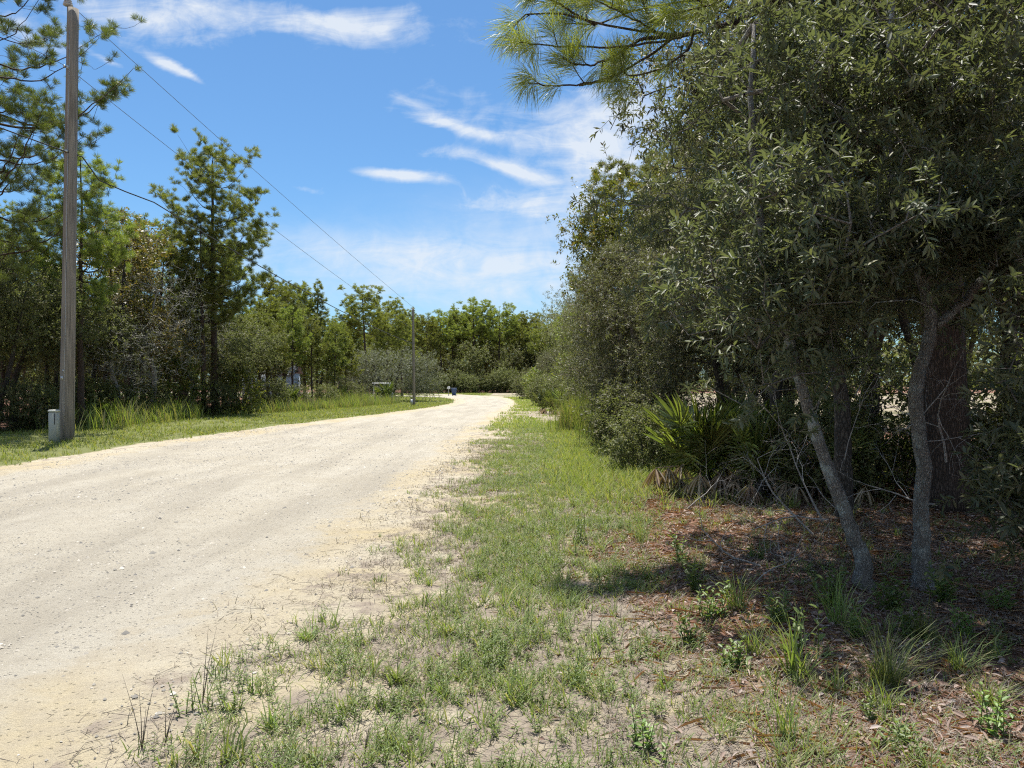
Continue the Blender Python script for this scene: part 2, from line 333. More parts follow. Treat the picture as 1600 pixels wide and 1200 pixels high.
# ------------------------------------------------------------------ ground and road (one height function)
ROAD = np.array([(-1.95, -12), (-1.82, 3.2), (-1.66, 4.7), (-1.55, 7.7), (-1.35, 12), (-1.2, 19), (-1.15, 27), (-.9, 36), (-.25, 48), (.2, 62), (.0, 75), (-1.2, 90),
                 (-3.5, 104), (-8, 116), (-14, 124), (-30, 134), (-90, 152), (-90, 141), (-30, 124), (-16, 115), (-9.5, 108), (-8.6, 104.5), (-14, 103.5), (-60, 103), (-60, 97.5), (-14, 97),
                 (-7.6, 88), (-5.2, 76), (-4.5, 66), (-5.2, 52), (-6.8, 41), (-8.1, 32.5), (-8.9, 26.7), (-9.6, 21), (-9.6, 14), (-9.7, 5), (-9.9, -12)])
def sdist(x, y, poly):
    """signed distance to the polygon, negative inside"""
    x = np.asarray(x, float); y = np.asarray(y, float); d = np.full(x.shape, 1e9); ins = np.zeros(x.shape, bool)
    for (x0, y0), (x1, y1) in zip(poly, np.roll(poly, -1, 0)):
        ex, ey = x1 - x0, y1 - y0; tt = np.clip(((x - x0) * ex + (y - y0) * ey) / (ex * ex + ey * ey), 0, 1)
        d = np.minimum(d, np.hypot(x - x0 - tt * ex, y - y0 - tt * ey))
        if y0 != y1: ins ^= ((y0 > y) != (y1 > y)) & (x < ex * (y - y0) / (y1 - y0) + x0)
    return np.where(ins, -d, d)
def rough_sd(x, y): return sdist(x, y, ROAD) + (fbm(x, y, .8, 5) - .5) * .9 + (fbm(x, y, 4, 9) - .5) * .25
def zg(x, y):
    x = np.asarray(x, float); y = np.asarray(y, float); d = np.hypot(x, y)
    z = (fbm(x, y, .12, 3, 2) - .5) * .14 * np.clip(d / 10, 0, 1) + (fbm(x, y, .9, 17, 3) - .5) * .05
    near = np.clip(1.3 - d / 22, 0, 1)
    z = z + near * (fbm(x, y, 3.5, 23, 4) - .5) * .045
    s = sdist(x, y, ROAD)
    z = z + .02 * np.exp(-(s / .35) ** 2) + np.clip(s, 0, 3) * .018
    # shallow wheel troughs
    for c in (-3.2, -4.9, -6.6, -8.3):
        z = z - .022 * np.exp(-((x - c - (y > 25) * (y - 25) * .06) / .35) ** 2) * (s < 0) * (y < 60)
    return z - .0
LEFT_EDGE = np.array([(-14.5, 12), (-15, 18), (-15.5, 24), (-16.3, 30), (-16.0, 38), (-13.6, 46), (-12.2, 52), (-11.5, 60), (-13, 70), (-18, 80), (-28, 90)])   # where the left wood begins
def left_edge_x(y): return np.interp(y, LEFT_EDGE[:, 1], LEFT_EDGE[:, 0])
def right_edge_x(y): return np.interp(y, [3, 4.5, 6, 8, 10, 14, 20, 30, 45, 62, 80, 100, 125], [2.6, 1.35, 1.15, 1.3, 1.6, 2.0, 2.4, 2.6, 2.4, 2.0, 2.2, 1.5, 1.0])
def axis(segs):
    a = []
    for s0, s1, st in segs: a.append(np.arange(s0, s1, st))
    return np.concatenate(a + [[segs[-1][1]]])
gx = axis([(-1500, -300, 150), (-300, -80, 15), (-80, -20, 1.5), (-20, -11, .35), (-11, -8.6, .12), (-8.6, -2.4, .16), (-2.4, 4.0, .07), (4.0, 8, .16), (8, 20, .8), (20, 80, 5), (80, 1500, 140)])
gy = axis([(-600, -60, 90), (-60, -4, 4), (-4, 2, .5), (2, 9, .08), (9, 16, .14), (16, 30, .3), (30, 60, .6), (60, 150, 1.2), (150, 300, 10), (300, 2500, 220)])
GX, GY = np.meshgrid(gx, gy); nx, ny = len(gx), len(gy)
GZ = zg(GX, GY); RS = rough_sd(GX, GY); SD = sdist(GX, GY, ROAD)
idx = np.arange(nx * ny).reshape(ny, nx)
Q = np.stack([idx[:-1, :-1], idx[:-1, 1:], idx[1:, 1:], idx[1:, :-1]], -1).reshape(-1, 4)
def sm(a, b, x): t_ = np.clip((x - a) / (b - a), 0, 1); return t_ * t_ * (3 - 2 * t_)
def duff_at(x, y):
    r = sm(-.9, .5, x - right_edge_x(y) + (fbm(x, y, .8, 41) - .5) * 1.4) * (y > -20)
    r = r * np.where(y > 16, sm(30, 16, y) * .6 + .4, 1)
    # brown litter reaches out in front of the near trees
    r = np.maximum(r, sm(1.2, .2, np.hypot((x - 1.45) / 1.2, (y - 7.2) / 1.8) + (fbm(x, y, 1.4, 43) - .5) * .8) * .9)
    r = np.maximum(r, sm(.3, 1.5, x + (fbm(x, y, 1.1, 44) - .5) * 1.2) * sm(5.6, 4.6, y) * (y > -5) * .62)
    l = sm(.3, -1.2, x - left_edge_x(y) + (fbm(x, y, .7, 42) - .5) * 1.5)
    far = sm(128, 134, y + .33 * np.minimum(0, x + 8)) 
    return np.clip(np.maximum(np.maximum(r, l * (y < 95)), far), 0, 1)
def turf_at(x, y):
    s = sdist(x, y, ROAD)
    l = (x < -3) * sm(.15, .9, s) * sm(-2.2, -.5, x - left_edge_x(y)) * (y < 100)
    l = np.maximum(l, (x < -3) * (y > 100) * sm(.2, 1, s) * (y < 132))
    r = (x > -3) * sm(10, 30, y) * sm(.4, 1.5, s) * .60 * (1 - .6 * sm(.55, .40, fbm(x, y, .5, 79)))
    return np.maximum(l, r)
def green_at(x, y):
    """how thickly the verge on the camera's side is grown over, 0..1"""
    s = sdist(x, y, ROAD)
    g = sm(-.15, 1.7, s - .15 + (fbm(x, y, .9, 61) - .5) * 2.0)
    g = g * (np.where(y < 7, .20, .10) + .80 * sm(.42, .55, fbm(x, y, 1.5, 63, 5) * .7 + vn(x, y, 5.5, 66) * .3 + .02 * np.clip(y - 4, 0, 5)))
    g = g * (1 - .90 * duff_at(x, y) ** 1.2)
    return np.where(x > -3.5, g, 0) * np.where(y < 3.4, .9, 1)
att = dict(duff=duff_at(GX, GY).ravel(), turf=turf_at(GX, GY).ravel(), thatch=np.clip(.40 + .55 * sm(0, 2, SD) * (fbm(GX, GY, .8, 71)), 0, 1).ravel())
V = np.stack([GX.ravel(), GY.ravel(), GZ.ravel()], 1)
g_ = mk('ground', V, Q, M['ground'], smooth=True, attrs=att); tag(g_, kind='structure')
cx_ = RS.ravel()[Q].mean(1); keep = cx_ < 0
Qr = Q[keep]; used = np.unique(Qr); remap = np.full(nx * ny, -1); remap[used] = np.arange(len(used))
Vr = V[used].copy(); Vr[:, 2] += .004 * np.clip(-RS.ravel()[used] / .35, .0, 1)
edge = sm(-1.1, -.05, RS.ravel()[used])
r_ = mk('road', Vr, remap[Qr], M['road'], smooth=True, attrs=dict(edge=edge)); tag(r_, kind='structure')

# ------------------------------------------------------------------ foliage primitives (vectorised)
def leaf_geo(P, D, N, L, Wd, fold=.18, six=True, bend=.12):
    """leaf blades: base P, direction D, upper side N"""
    n = len(P); S_ = norm(np.cross(D, N)); N = np.cross(S_, D); L = L[:, None]; Wd = Wd[:, None]
    if six:
        up = N * Wd * fold
        V = np.stack([P, P + D * L * .30 + S_ * Wd * .46 + up, P + D * L * .68 + S_ * Wd * .42 + up - N * L * bend * .4,
                      P + D * L - N * L * bend, P + D * L * .68 - S_ * Wd * .42 + up - N * L * bend * .4, P + D * L * .30 - S_ * Wd * .46 + up], 1).reshape(-1, 3)
        b = (np.arange(n) * 6)[:, None]
        return V, np.concatenate([b + [0, 1, 2, 3], b + [0, 3, 4, 5]])
    V = np.stack([P, P + D * L * .5 + S_ * Wd * .5, P + D * L - N * L * bend, P + D * L * .5 - S_ * Wd * .5], 1).reshape(-1, 3)
    return V, (np.arange(n) * 4)[:, None] + np.array([[0, 1, 2, 3]])
def rand_dirs(n, r): return norm(r.normal(size=(n, 3)))
def twigs_leaves(P, D, r, tw=4, m=12, tl=.16, L=.08, Wd=.022, spread=.12, six=True, up=.35, ang=(35, 85)):
    """leafy shoots around the points P heading along D"""
    n = len(P); B = np.repeat(P, tw, 0) + r.normal(size=(n * tw, 3)) * spread
    A = norm(np.repeat(D, tw, 0) * .7 + rand_dirs(n * tw, r) * .95 + np.array([0, 0, up]))
    ln = tl * r.uniform(.6, 1.4, n * tw)
    B2 = np.repeat(B, m, 0); A2 = np.repeat(A, m, 0); l2 = np.repeat(ln, m)
    s = (np.tile(np.arange(m), n * tw) + r.random(n * tw * m)) / m
    s = s ** .7
    ph = np.tile(np.arange(m), n * tw) * 2.4 + np.repeat(r.random(n * tw) * 6.28, m)
    ref = norm(np.cross(A2, np.array([.31, .22, .92]))); ref2 = np.cross(A2, ref)
    side = ref * np.cos(ph)[:, None] + ref2 * np.sin(ph)[:, None]
    an = np.radians(ang[1] - (ang[1] - ang[0]) * s + r.normal(size=len(s)) * 10)
    LD = norm(A2 * np.cos(an)[:, None] + side * np.sin(an)[:, None] + r.normal(size=B2.shape) * .12 + np.array([0, 0, -.10]))
    N = norm(A2 * .6 + np.array([0, 0, .9]) + r.normal(size=B2.shape) * .35)
    Pp = B2 + A2 * (s * l2)[:, None]
    k = r.uniform(.65, 1.2, len(s))
    return leaf_geo(Pp, LD, N, L * k, Wd * k * r.uniform(.85, 1.15, len(s)), six=six), (B, B + A * ln[:, None])
def needles(P, D, r, n=60, L=.26, wd=.004, cone=75, droop=.12):
    """tufts of long needles: thin double-tapered blades"""
    N_ = len(P); Pb = np.repeat(P, n, 0) + r.normal(size=(N_ * n, 3)) * L * .06; A = np.repeat(D, n, 0)
    ref = norm(np.cross(A, np.array([.31, .22, .92]))); ref2 = np.cross(A, ref)
    ph = r.random(N_ * n) * 6.28; an = np.radians(cone) * np.sqrt(r.random(N_ * n))
    d = A * np.cos(an)[:, None] + (ref * np.cos(ph)[:, None] + ref2 * np.sin(ph)[:, None]) * np.sin(an)[:, None]
    Pb = Pb - A * (r.random(N_ * n) * L * .35)[:, None]
    l = L * r.uniform(.7, 1.1, N_ * n); tip = Pb + norm(d + np.array([0, 0, -droop])) * l[:, None]; mid = Pb + d * l[:, None] * .55
    s = norm(np.cross(d, rand_dirs(len(d), r))) * (wd / 2)
    V = np.stack([Pb, mid + s, tip, mid - s], 1).reshape(-1, 3)
    return V, (np.arange(len(d)) * 4)[:, None] + np.array([[0, 1, 2, 3]])
def frusta(P0, P1, r0, r1, sides=4):
    n = len(P0); T_ = norm(P1 - P0); ref = np.where(np.abs(T_[:, 2:3]) > .9, np.array([[1., 0, 0]]), np.array([[0, 0, 1.]]))
    A = norm(np.cross(T_, ref)); B = np.cross(T_, A); th = np.arange(sides) / sides * 2 * np.pi
    ring = np.cos(th)[None, :, None] * A[:, None] + np.sin(th)[None, :, None] * B[:, None]
    V = np.concatenate([P0[:, None] + ring * r0[:, None, None], P1[:, None] + ring * r1[:, None, None]], 1).reshape(-1, 3)
    b = (np.arange(n) * sides * 2)[:, None, None]; k = np.arange(sides); k2 = (k + 1) % sides
    F = (b + np.stack([k, k2, k2 + sides, k + sides], -1)[None]).reshape(-1, 4)
    return V, F
def grow(trunk, targets, r, k0=0, step=.3, jit=.10, low=.5, tip=.004, ex=2.3):
    """join every target point to the nearest wood, starting from the trunk; returns segments, target directions and target parents"""
    nt = len(trunk); cap = nt + int(sum(np.ceil(6.0 / step) for _ in range(len(targets)))) + 10
    Pn = np.zeros((cap, 3)); par = np.full(cap, -1); Pn[:nt] = trunk; par[1:nt] = np.arange(nt - 1); n = nt
    order = np.argsort([np.min(np.linalg.norm(trunk - t_, axis=1)) for t_ in targets]); ends = []
    for ti in order:
        t_ = targets[ti]; dv = Pn[k0:n] - t_; d = np.sqrt((dv ** 2).sum(1)) + low * np.maximum(0, dv[:, 2]); j = int(np.argmin(d)) + k0
        dist = np.linalg.norm(Pn[j] - t_); m_ = max(1, min(int(math.ceil(dist / step)), int(6 / step))); off = r.normal(size=3) * jit * dist; off2 = r.normal(size=3) * jit * .6 * dist
        p0 = Pn[j].copy(); last = j
        for q in range(1, m_ + 1):
            s = q / m_; Pn[n] = p0 * (1 - s) + t_ * s + off * math.sin(math.pi * s) + off2 * math.sin(2 * math.pi * s) - np.array([0, 0, .12 * dist]) * math.sin(math.pi * s) * .6
            par[n] = last; last = n; n += 1
        ends.append((ti, last))
    rad = np.zeros(n); acc = np.zeros(n)
    for i in range(n - 1, nt - 1, -1):
        rad[i] = max(tip, (acc[i]) ** (1 / ex)) if acc[i] > 0 else tip
        acc[par[i]] += rad[i] ** ex
    i = np.arange(nt, n); p = par[i]
    trad = acc[:nt] ** (1 / ex)
    pr = np.where(p < nt, np.minimum(rad[i] * 1.25, 9), np.minimum(rad[np.minimum(p, n - 1)], rad[i] * 1.6))
    D = np.zeros_like(targets)
    for ti, e in ends: D[ti] = Pn[e] - Pn[par[e]]
    return Pn[p], Pn[i], pr, rad[i], norm(D)
def trunk_line(pts, radii, n, r, wob=.0):
    pts = np.asarray(pts, float); t0 = np.linspace(0, 1, len(pts)); t1 = np.linspace(0, 1, n)
    # smooth interpolation
    q = np.stack([np.interp(t1, t0, pts[:, k]) for k in range(3)], 1)
    for _ in range(max(1, n // 12)): q[1:-1] = (q[:-2] + 2 * q[1:-1] + q[2:]) / 4
    q[1:-1] += r.normal(size=(n - 2, 3)) * wob
    return q, np.interp(t1, t0, radii)
def sample_ell(n, ells, r, shell=.5):
    """points through a union of ellipsoids (cx,cy,cz,rx,ry,rz,weight), thicker towards the outside"""
    w_ = np.array([e[6] for e in ells], float); w_ /= w_.sum(); k = r.choice(len(ells), n, p=w_); E_ = np.array([e[:6] for e in ells])[k]
    d = rand_dirs(n, r); rr = (r.random(n) ** (1 / 3.0)); rr = rr * (1 - shell) + shell * (1 - .35 * r.random(n) ** 1.5)
    return E_[:, :3] + d * rr[:, None] * E_[:, 3:6]

def oak_parts(seed, trunks, ells, nt, leafmat, barkmat, tw=4, m=12, tl=.16, L=.08, Wd=.022, spread=.13, six=True, step=.3, shell=.5, twigs=True, sides=5, tip=.004, k0f=.35, clump=0, zmin=None, up=.35, parent=None, trunkjit=.12, box=None):
    r = np.random.default_rng(seed); b = MB(); tr_all = []
    for (pts, rad) in trunks:
        q, rr = trunk_line(pts, rad, max(12, int(np.linalg.norm(np.diff(np.array(pts), axis=0), axis=1).sum() / .12)), r, .008)
        b.tube(q, rr, 12, jit=trunkjit, rng=r); tr_all.append(q)
    T_ = np.concatenate(tr_all)
    if clump:
        cen = sample_ell(clump, ells, r, shell); targets = cen[r.integers(0, clump, nt)] + r.normal(size=(nt, 3)) * np.array([.34, .34, .20]) * (np.mean([e[3] for e in ells]) / 2.2)
    else: targets = sample_ell(nt, ells, r, shell)
    k_ = r.random(nt) < .10; cc_ = np.mean([e[:3] for e in ells], 0); targets[k_] = cc_ + (targets[k_] - cc_) * r.uniform(1.08, 1.3, (k_.sum(), 1))
    if zmin is not None: targets = targets[targets[:, 2] > zmin + .3 * r.random(len(targets))]
    if box is not None: targets = targets[box(targets)]
    if len(trunks) > 1:     # each target joins its nearest trunk
        segs = []; Dd = np.zeros_like(targets); own = np.argmin([np.min(np.linalg.norm(q[None, -6:] - targets[:, None], axis=2), axis=1) for q in tr_all], axis=0)
        for k, q in enumerate(tr_all):
            sel = own == k
            if not sel.any(): continue
            a = grow(q, targets[sel], r, int(len(q) * k0f), step, tip=tip); segs.append(a[:4]); Dd[sel] = a[4]
        P0, P1, r0, r1 = [np.concatenate([s[i] for s in segs]) for i in range(4)]
    else:
        P0, P1, r0, r1, Dd = grow(T_, targets, r, int(len(T_) * k0f), step, tip=tip)
    big = r1 > .02
    Vf, Ff = frusta(P0[big], P1[big], r0[big], r1[big], 7); b.add(Vf, Ff)
    if (~big).any(): Vf, Ff = frusta(P0[~big], P1[~big], r0[~big], r1[~big], 3 if sides < 5 else 4); b.add(Vf, Ff)
    (LV, LF), (t0, t1) = twigs_leaves(targets, Dd, r, tw, m, tl, L, Wd, spread, six, up)
    if twigs:
        Vf, Ff = frusta(t0, t1, np.full(len(t0), tip * .7), np.full(len(t0), tip * .3), 3); b.add(Vf, Ff)
    tr = b.out('trunk', barkmat, parent, smooth=True); cr = mk('crown', LV, LF, leafmat, parent)
    return tr, cr
def pine_parts(seed, H, base_r, crown_z, crown_r, parent=None, limbs=26, tufts=7, nn=40, L=.26, wd=.007, cone=58, mat='needle', lean=(0, 0), top='round', step=.25, dead=6, clip=None, upcurve=.35):
    """a longleaf-like pine: straight bole, whorled limbs curving up, tufts of needles at the twig ends"""
    r = np.random.default_rng(seed); b = MB()
    n = max(20, int(H / .3)); z = np.linspace(0, H, n); wob = np.cumsum(r.normal(size=(n, 2)) * .012, 0); wob -= wob[0]
    q = np.stack([lean[0] * z / H + wob[:, 0], lean[1] * z / H + wob[:, 1], z], 1); rr = base_r * (1 - z / H) ** .8 + .012; rr[0] *= 1.3; rr[1] *= 1.08
    b.tube(q, rr, 10, jit=.12, rng=r)
    P0s, P1s, R0, R1, TP, TD = [], [], [], [], [], []
    for i in range(limbs + dead):
        isdead = i >= limbs
        f = r.random() if not isdead else -r.random() * .35
        f = (i + r.random()) / limbs if not isdead else f
        zb = crown_z + (H * .97 - crown_z) * f
        if zb < .8: continue
        prof = math.sqrt(max(.05, 1 - max(0, f - .18) ** 1.6 / .95)) * (.75 + .25 * min(1, max(0, f) / .2)) if top == 'round' else (1 - f) * .9 + .12
        Lb = crown_r * prof * r.uniform(.6, 1.12)
        if isdead: Lb *= .45
        az = i * 2.4 + r.normal() * .5; d0 = np.array([math.cos(az), math.sin(az), 0])
        start = np.array([np.interp(zb, z, q[:, 0]), np.interp(zb, z, q[:, 1]), zb])
        ns = max(4, int(Lb / step)); s = np.linspace(0, 1, ns + 1); rise = r.uniform(-.05, .35) + .5 * max(0, f - .5)
        side = np.array([-d0[1], d0[0], 0]); cur = r.normal() * .18
        pts = start + d0 * (s * Lb)[:, None] + side * (cur * Lb * s ** 2)[:, None] + np.array([0, 0, 1.]) * (Lb * (rise * s + upcurve * s ** 2.2 - .18 * np.sin(np.pi * s)))[:, None]
        pts[1:] += r.normal(size=(ns, 3)) * .03
        br = max(.014, base_r * .30 * (Lb / crown_r)) * (1 - f * .4 if f > 0 else .8); rb = br * (1 - s * .85)
        P0s.append(pts[:-1]); P1s.append(pts[1:]); R0.append(rb[:-1]); R1.append(rb[1:])
        if isdead: continue
        k = max(3, int(tufts * Lb / crown_r * 1.3 + r.random())); u_ = r.uniform(.35, 1, k); u_[0] = 1
        tg = np.stack([np.interp(u_, s, pts[:, c]) for c in range(3)], 1) + (d0 * .5 + 0)[None] * r.random((k, 1)) * .35 + side * (r.normal(size=(k, 1)) * Lb * .22) + np.array([0, 0, 1.]) * r.uniform(-.05, .45, (k, 1)); tg[0] = pts[-1] + d0 * .12
        a = grow(pts, tg, r, 1, step, .12, .3, .006); P0s.append(a[0]); P1s.append(a[1]); R0.append(np.minimum(a[2], br)); R1.append(np.minimum(a[3], br))
        # every twig end forks into two or three tufts
        for _ in range(2):
            o2 = tg + rand_dirs(k, r) * .20 + np.array([0, 0, .10]); sel = r.random(k) < .8
            P0s.append(tg[sel]); P1s.append(o2[sel]); R0.append(np.full(sel.sum(), .006)); R1.append(np.full(sel.sum(), .005)); TP.append(o2[sel]); TD.append(norm(o2[sel] - tg[sel] + np.array([0, 0, .22]) + d0 * .1))
        TP.append(tg); TD.append(norm(a[4] * .5 + np.array([0, 0, .7]) + r.normal(size=(k, 3)) * .25))
    TP.append(q[-1:] + [[0, 0, .1]]); TD.append(np.array([[0, 0, 1.]]))
    P0, P1, r0, r1 = map(np.concatenate, (P0s, P1s, R0, R1)); Vf, Ff = frusta(P0, P1, r0, r1, 4); b.add(Vf, Ff)
    TP = np.concatenate(TP); TD = norm(np.concatenate(TD))
    if clip is not None: kk = clip(TP); TP, TD = TP[kk], TD[kk]
    NV, NF = needles(TP, TD, r, nn, L, wd, cone)
    return b.out('trunk', M['bark_pine'], parent, smooth=True), mk('crown', NV, NF, M[mat], parent)
TEMPL = {}
def plant(name, kind, x, y, label, cat, group=None, sc=1.0, sz=None, rz=None, builder=None, z=None):
    """a tree or shrub as an Empty with trunk and crown; the first of a kind builds the meshes, later ones copy the parts"""
    e = empty(name, (x, y, float(zg(x, y)) - .03 if z is None else z), R.random() * 6.28 if rz is None else rz)
    e.scale = (sc, sc, sz or sc)
    if kind not in TEMPL: TEMPL[kind] = builder(e)
    else:
        for p in TEMPL[kind]: c = p.copy(); COL.objects.link(c); c.parent = e
    return tag(e, label, cat, group)

# ------------------------------------------------------------------ templates
def T_pine_mid1(e): return pine_parts(101, 13.2, .17, 4.7, 2.8, e, 48, 13, 80, .26, .011)
def T_pine_mid2(e): return pine_parts(102, 11, .13, 4.6, 1.9, e, 36, 10, 80, .26, .011, lean=(.3, .1))
def T_pine_far1(e): return pine_parts(111, 15, .19, 6.5, 2.7, e, 46, 13, 24, .34, .034, mat='needle_far')
def T_pine_far2(e): return pine_parts(112, 15, .18, 8.5, 3.2, e, 38, 14, 24, .34, .034, mat='needle_far', lean=(.5, .3))
def T_pine_far3(e): return pine_parts(113, 15, .16, 5.2, 2.5, e, 46, 12, 24, .34, .034, mat='needle_far', top='cone')
def T_oak_mid1(e): return oak_parts(201, [([(0, 0, 0), (.25, .1, 1.6), (-.2, .2, 3.2), (.1, .1, 5)], [.13, .11, .08, .03])], [(0, 0, 4.6, 2.1, 2.1, 2.2, 3), (.5, .2, 2.9, 1.8, 1.8, 1.2, .8)], 500, M['oak_g'], M['bark_dark'], 4, 10, .26, .105, .046, .2, False, sides=4, clump=60, parent=e)
def T_oak_mid2(e): return oak_parts(202, [([(0, 0, 0), (-.3, .1, 1.4), (-.7, .2, 3.0), (-.6, .1, 4.6)], [.11, .09, .07, .03]), ([(.1, 0, 0), (.5, .1, 1.5), (.9, 0, 3.2), (1.1, .2, 4.8)], [.10, .08, .05, .02])], [(-.5, 0, 4.5, 1.8, 1.8, 1.9, 2), (1.0, .1, 4.2, 1.6, 1.7, 1.8, 2), (.2, 0, 2.7, 1.6, 1.6, .9, .5)], 540, M['oak_g'], M['bark_dark'], 4, 9, .25, .11, .05, .2, False, sides=4, clump=70, parent=e)
def T_turkey(e): return oak_parts(203, [([(0, 0, 0), (.1, .1, 2.2), (-.3, .2, 4.4), (-.1, .1, 7)], [.13, .11, .08, .02])], [(-.1, 0, 5.6, 1.9, 1.9, 2.3, 3), (.4, .1, 3.6, 1.6, 1.6, 1.4, 1)], 330, M['turkey'], M['bark_dark'], 3, 8, .26, .14, .075, .18, False, sides=4, clump=60, parent=e, step=.35)
def T_sparse(e): return oak_parts(204, [([(0, 0, 0), (.1, .1, 1.8), (-.3, .2, 3.4), (.2, .1, 5.4)], [.12, .10, .07, .02])], [(0, 0, 4.4, 2.1, 2.1, 2.0, 3), (.2, .1, 2.8, 2.0, 2.0, 1.2, 1)], 620, M['oak_grey'], M['dead'], 2, 4, .30, .085, .035, .22, False, sides=4, parent=e, step=.3, tip=.007)
def T_dome(e): return oak_parts(205, [([(0, 0, 0), (.2, .1, 1.0), (.5, .2, 2.4), (.9, .1, 4)], [.16, .13, .09, .03]), ([(.1, .1, 0), (-.5, 0, 1.1), (-1.2, 0, 2.3), (-1.6, .1, 3.4)], [.13, .1, .07, .03])], [(0, 0, 2.6, 4.1, 3.4, 2.5, 3), (1.8, 0, 2.0, 2.4, 2.6, 1.8, 1), (-2.0, 0, 2.2, 2.2, 2.6, 2.0, 1)], 1150, M['oak_grey'], M['bark_dark'], 4, 9, .3, .13, .045, .24, False, sides=4, clump=190, parent=e, step=.4)
def T_shrub(e): return oak_parts(206, [([(0, 0, 0), (.05, 0, .5), (.1, .1, 1.2)], [.03, .025, .01]), ([(.05, 0, 0), (-.3, .1, .6), (-.5, .1, 1.3)], [.03, .02, .01]), ([(0, .05, 0), (.35, -.1, .6), (.6, -.1, 1.1)], [.03, .02, .01])], [(0, 0, .95, 1.15, 1.15, .95, 1)], 240, M['oak_g'], M['bark_dark'], 4, 9, .2, .095, .042, .15, False, sides=4, parent=e, k0f=.1)
def T_shrub_y(e): return oak_parts(207, [([(0, 0, 0), (.05, 0, .5), (.1, .1, 1.5)], [.03, .025, .01]), ([(.05, 0, 0), (-.3, .1, .8), (-.5, .1, 1.6)], [.03, .02, .01])], [(0, 0, 1.2, .95, .95, 1.15, 1)], 200, M['oak_y'], M['bark_dark'], 4, 9, .2, .11, .05, .15, False, sides=4, parent=e, k0f=.1)
def T_oak_y(e): return oak_parts(208, [([(0, 0, 0), (.15, .1, 2.2), (-.3, .2, 4.2), (.1, .1, 6)], [.13, .11, .08, .03])], [(0, 0, 5.2, 1.8, 1.8, 1.9, 3), (.4, .2, 3.0, 1.7, 1.7, 1.4, 1.4)], 480, M['oak_y'], M['bark_dark'], 4, 10, .24, .105, .048, .18, False, sides=4, clump=55, parent=e)
def T_bay_mid(e): return oak_parts(209, [([(0, 0, 0), (.3, .1, 1.6), (-.1, .2, 3.2), (.2, .1, 5.4)], [.12, .10, .07, .03]), ([(.1, .1, 0), (-.5, .1, 1.6), (-.8, .1, 3.0), (-.9, .1, 4.6)], [.10, .08, .06, .03])], [(0, 0, 4.6, 2.1, 2.1, 2.0, 3), (-.3, .1, 2.5, 2.2, 2.2, 1.5, 2)], 1050, M['bay2'], M['bark_dark'], 4, 11, .2, .085, .028, .17, False, sides=4, clump=110, parent=e)
def T_far_oak(e): return oak_parts(210, [([(0, 0, 0), (.3, .1, 1.6), (-.1, .2, 3.2), (.2, .1, 5.4)], [.12, .10, .07, .03])], [(0, 0, 4.2, 2.3, 2.3, 2.1, 3), (0, .1, 2.2, 2.1, 2.1, 1.4, 1.5)], 230, M['oak_g'], M['bark_dark'], 4, 8, .4, .20, .10, .3, False, sides=4, clump=50, parent=e, step=.6, twigs=False)

# ------------------------------------------------------------------ right-hand trees
def T_nearA(e):    # the two pale trunks in front
    def inside(p): return (p[:, 0] > -1.6 + .28 * np.sin(p[:, 2] * 5.3) + .2 * np.sin(p[:, 1] * 7 + p[:, 2] * 9) + np.clip(p[:, 2] - 3.75, 0, 9) * 1.1) & (p[:, 2] > np.interp(p[:, 0], [-2, -1.2, -.5, .3, 1.2, 4], [1.75, 1.45, 1.35, 2.1, 1.9, 1.4]))
    tr = [([(.01, 0, -.02), (0, 0, .07), (-.02, .02, .30), (-.13, .05, .62), (-.27, .08, .95), (-.36, .1, 1.3), (-.62, .2, 2.3), (-.75, .4, 3.2), (-.7, .5, 4.6)], [.098, .074, .057, .053, .049, .045, .04, .03, .018])]
    return oak_parts(301, tr, [(-.3, .6, 3.6, 2.0, 1.7, 2.4, 3), (-.5, .9, 4.8, 1.7, 1.4, 1.6, 2), (-.3, .7, 1.9, 1.6, 1.4, .8, 1.0), (-.8, -.6, 3.0, 1.0, .7, 1.1, .7), (-.45, -.15, 2.15, .8, .5, .5, .45)], 1250, M['bay'], M['bark_oak'], 4, 13, .14, .078, .021, .08, True, clump=88, parent=e, box=inside, k0f=.33)
def T_nearB(e):
    def inside(p): return (p[:, 2] > np.interp(p[:, 0], [-.6, .5, .9, 2], [2.5, 2.4, 1.6, 1.1]))
    tr = [([(0, 0, -.02), (.01, 0, .08), (0, .02, .45), (.03, .03, 1.0), (-.05, .05, 1.6), (.14, .06, 2.05), (.02, .1, 2.5), (-.2, .2, 3.4), (-.1, .2, 5)], [.102, .078, .058, .054, .052, .045, .042, .032, .018]),
          ([(.14, .06, 2.05), (.42, .10, 2.28), (.75, .15, 2.75), (1.0, .1, 3.6)], [.035, .032, .028, .015])]
    return oak_parts(302, tr, [(.9, .3, 3.9, 1.9, 1.4, 2.0, 3), (1.5, -.4, 3.4, 1.2, .8, 1.2, .8), (1.0, .9, 2.2, 1.3, 1.2, .9, .6), (-.1, -.4, 3.1, .8, .45, .6, .4)], 950, M['bay'], M['bark_oak'], 4, 13, .14, .080, .022, .08, True, clump=66, parent=e, box=inside, k0f=.5)
xa, ya = gp(1352, 925); xb, yb = gp(1441, 925)
plant('bay_tree', 'nearA', xa, ya, 'leaning slender tree with pale mottled bark, left of the two pale trunks in front', 'tree', sc=1, rz=0, builder=T_nearA)
plant('bay_tree', 'nearB', xb, yb, 'upright slender tree with pale mottled bark, right of the two pale trunks in front', 'tree', sc=1, rz=0, builder=T_nearB)
def T_pine_big(e):
    return pine_parts(303, 15, .27, 6.5, 3.6, e, 30, 12, 60, .27, .006, dead=5)
xp, yp = 5.45, 9.6
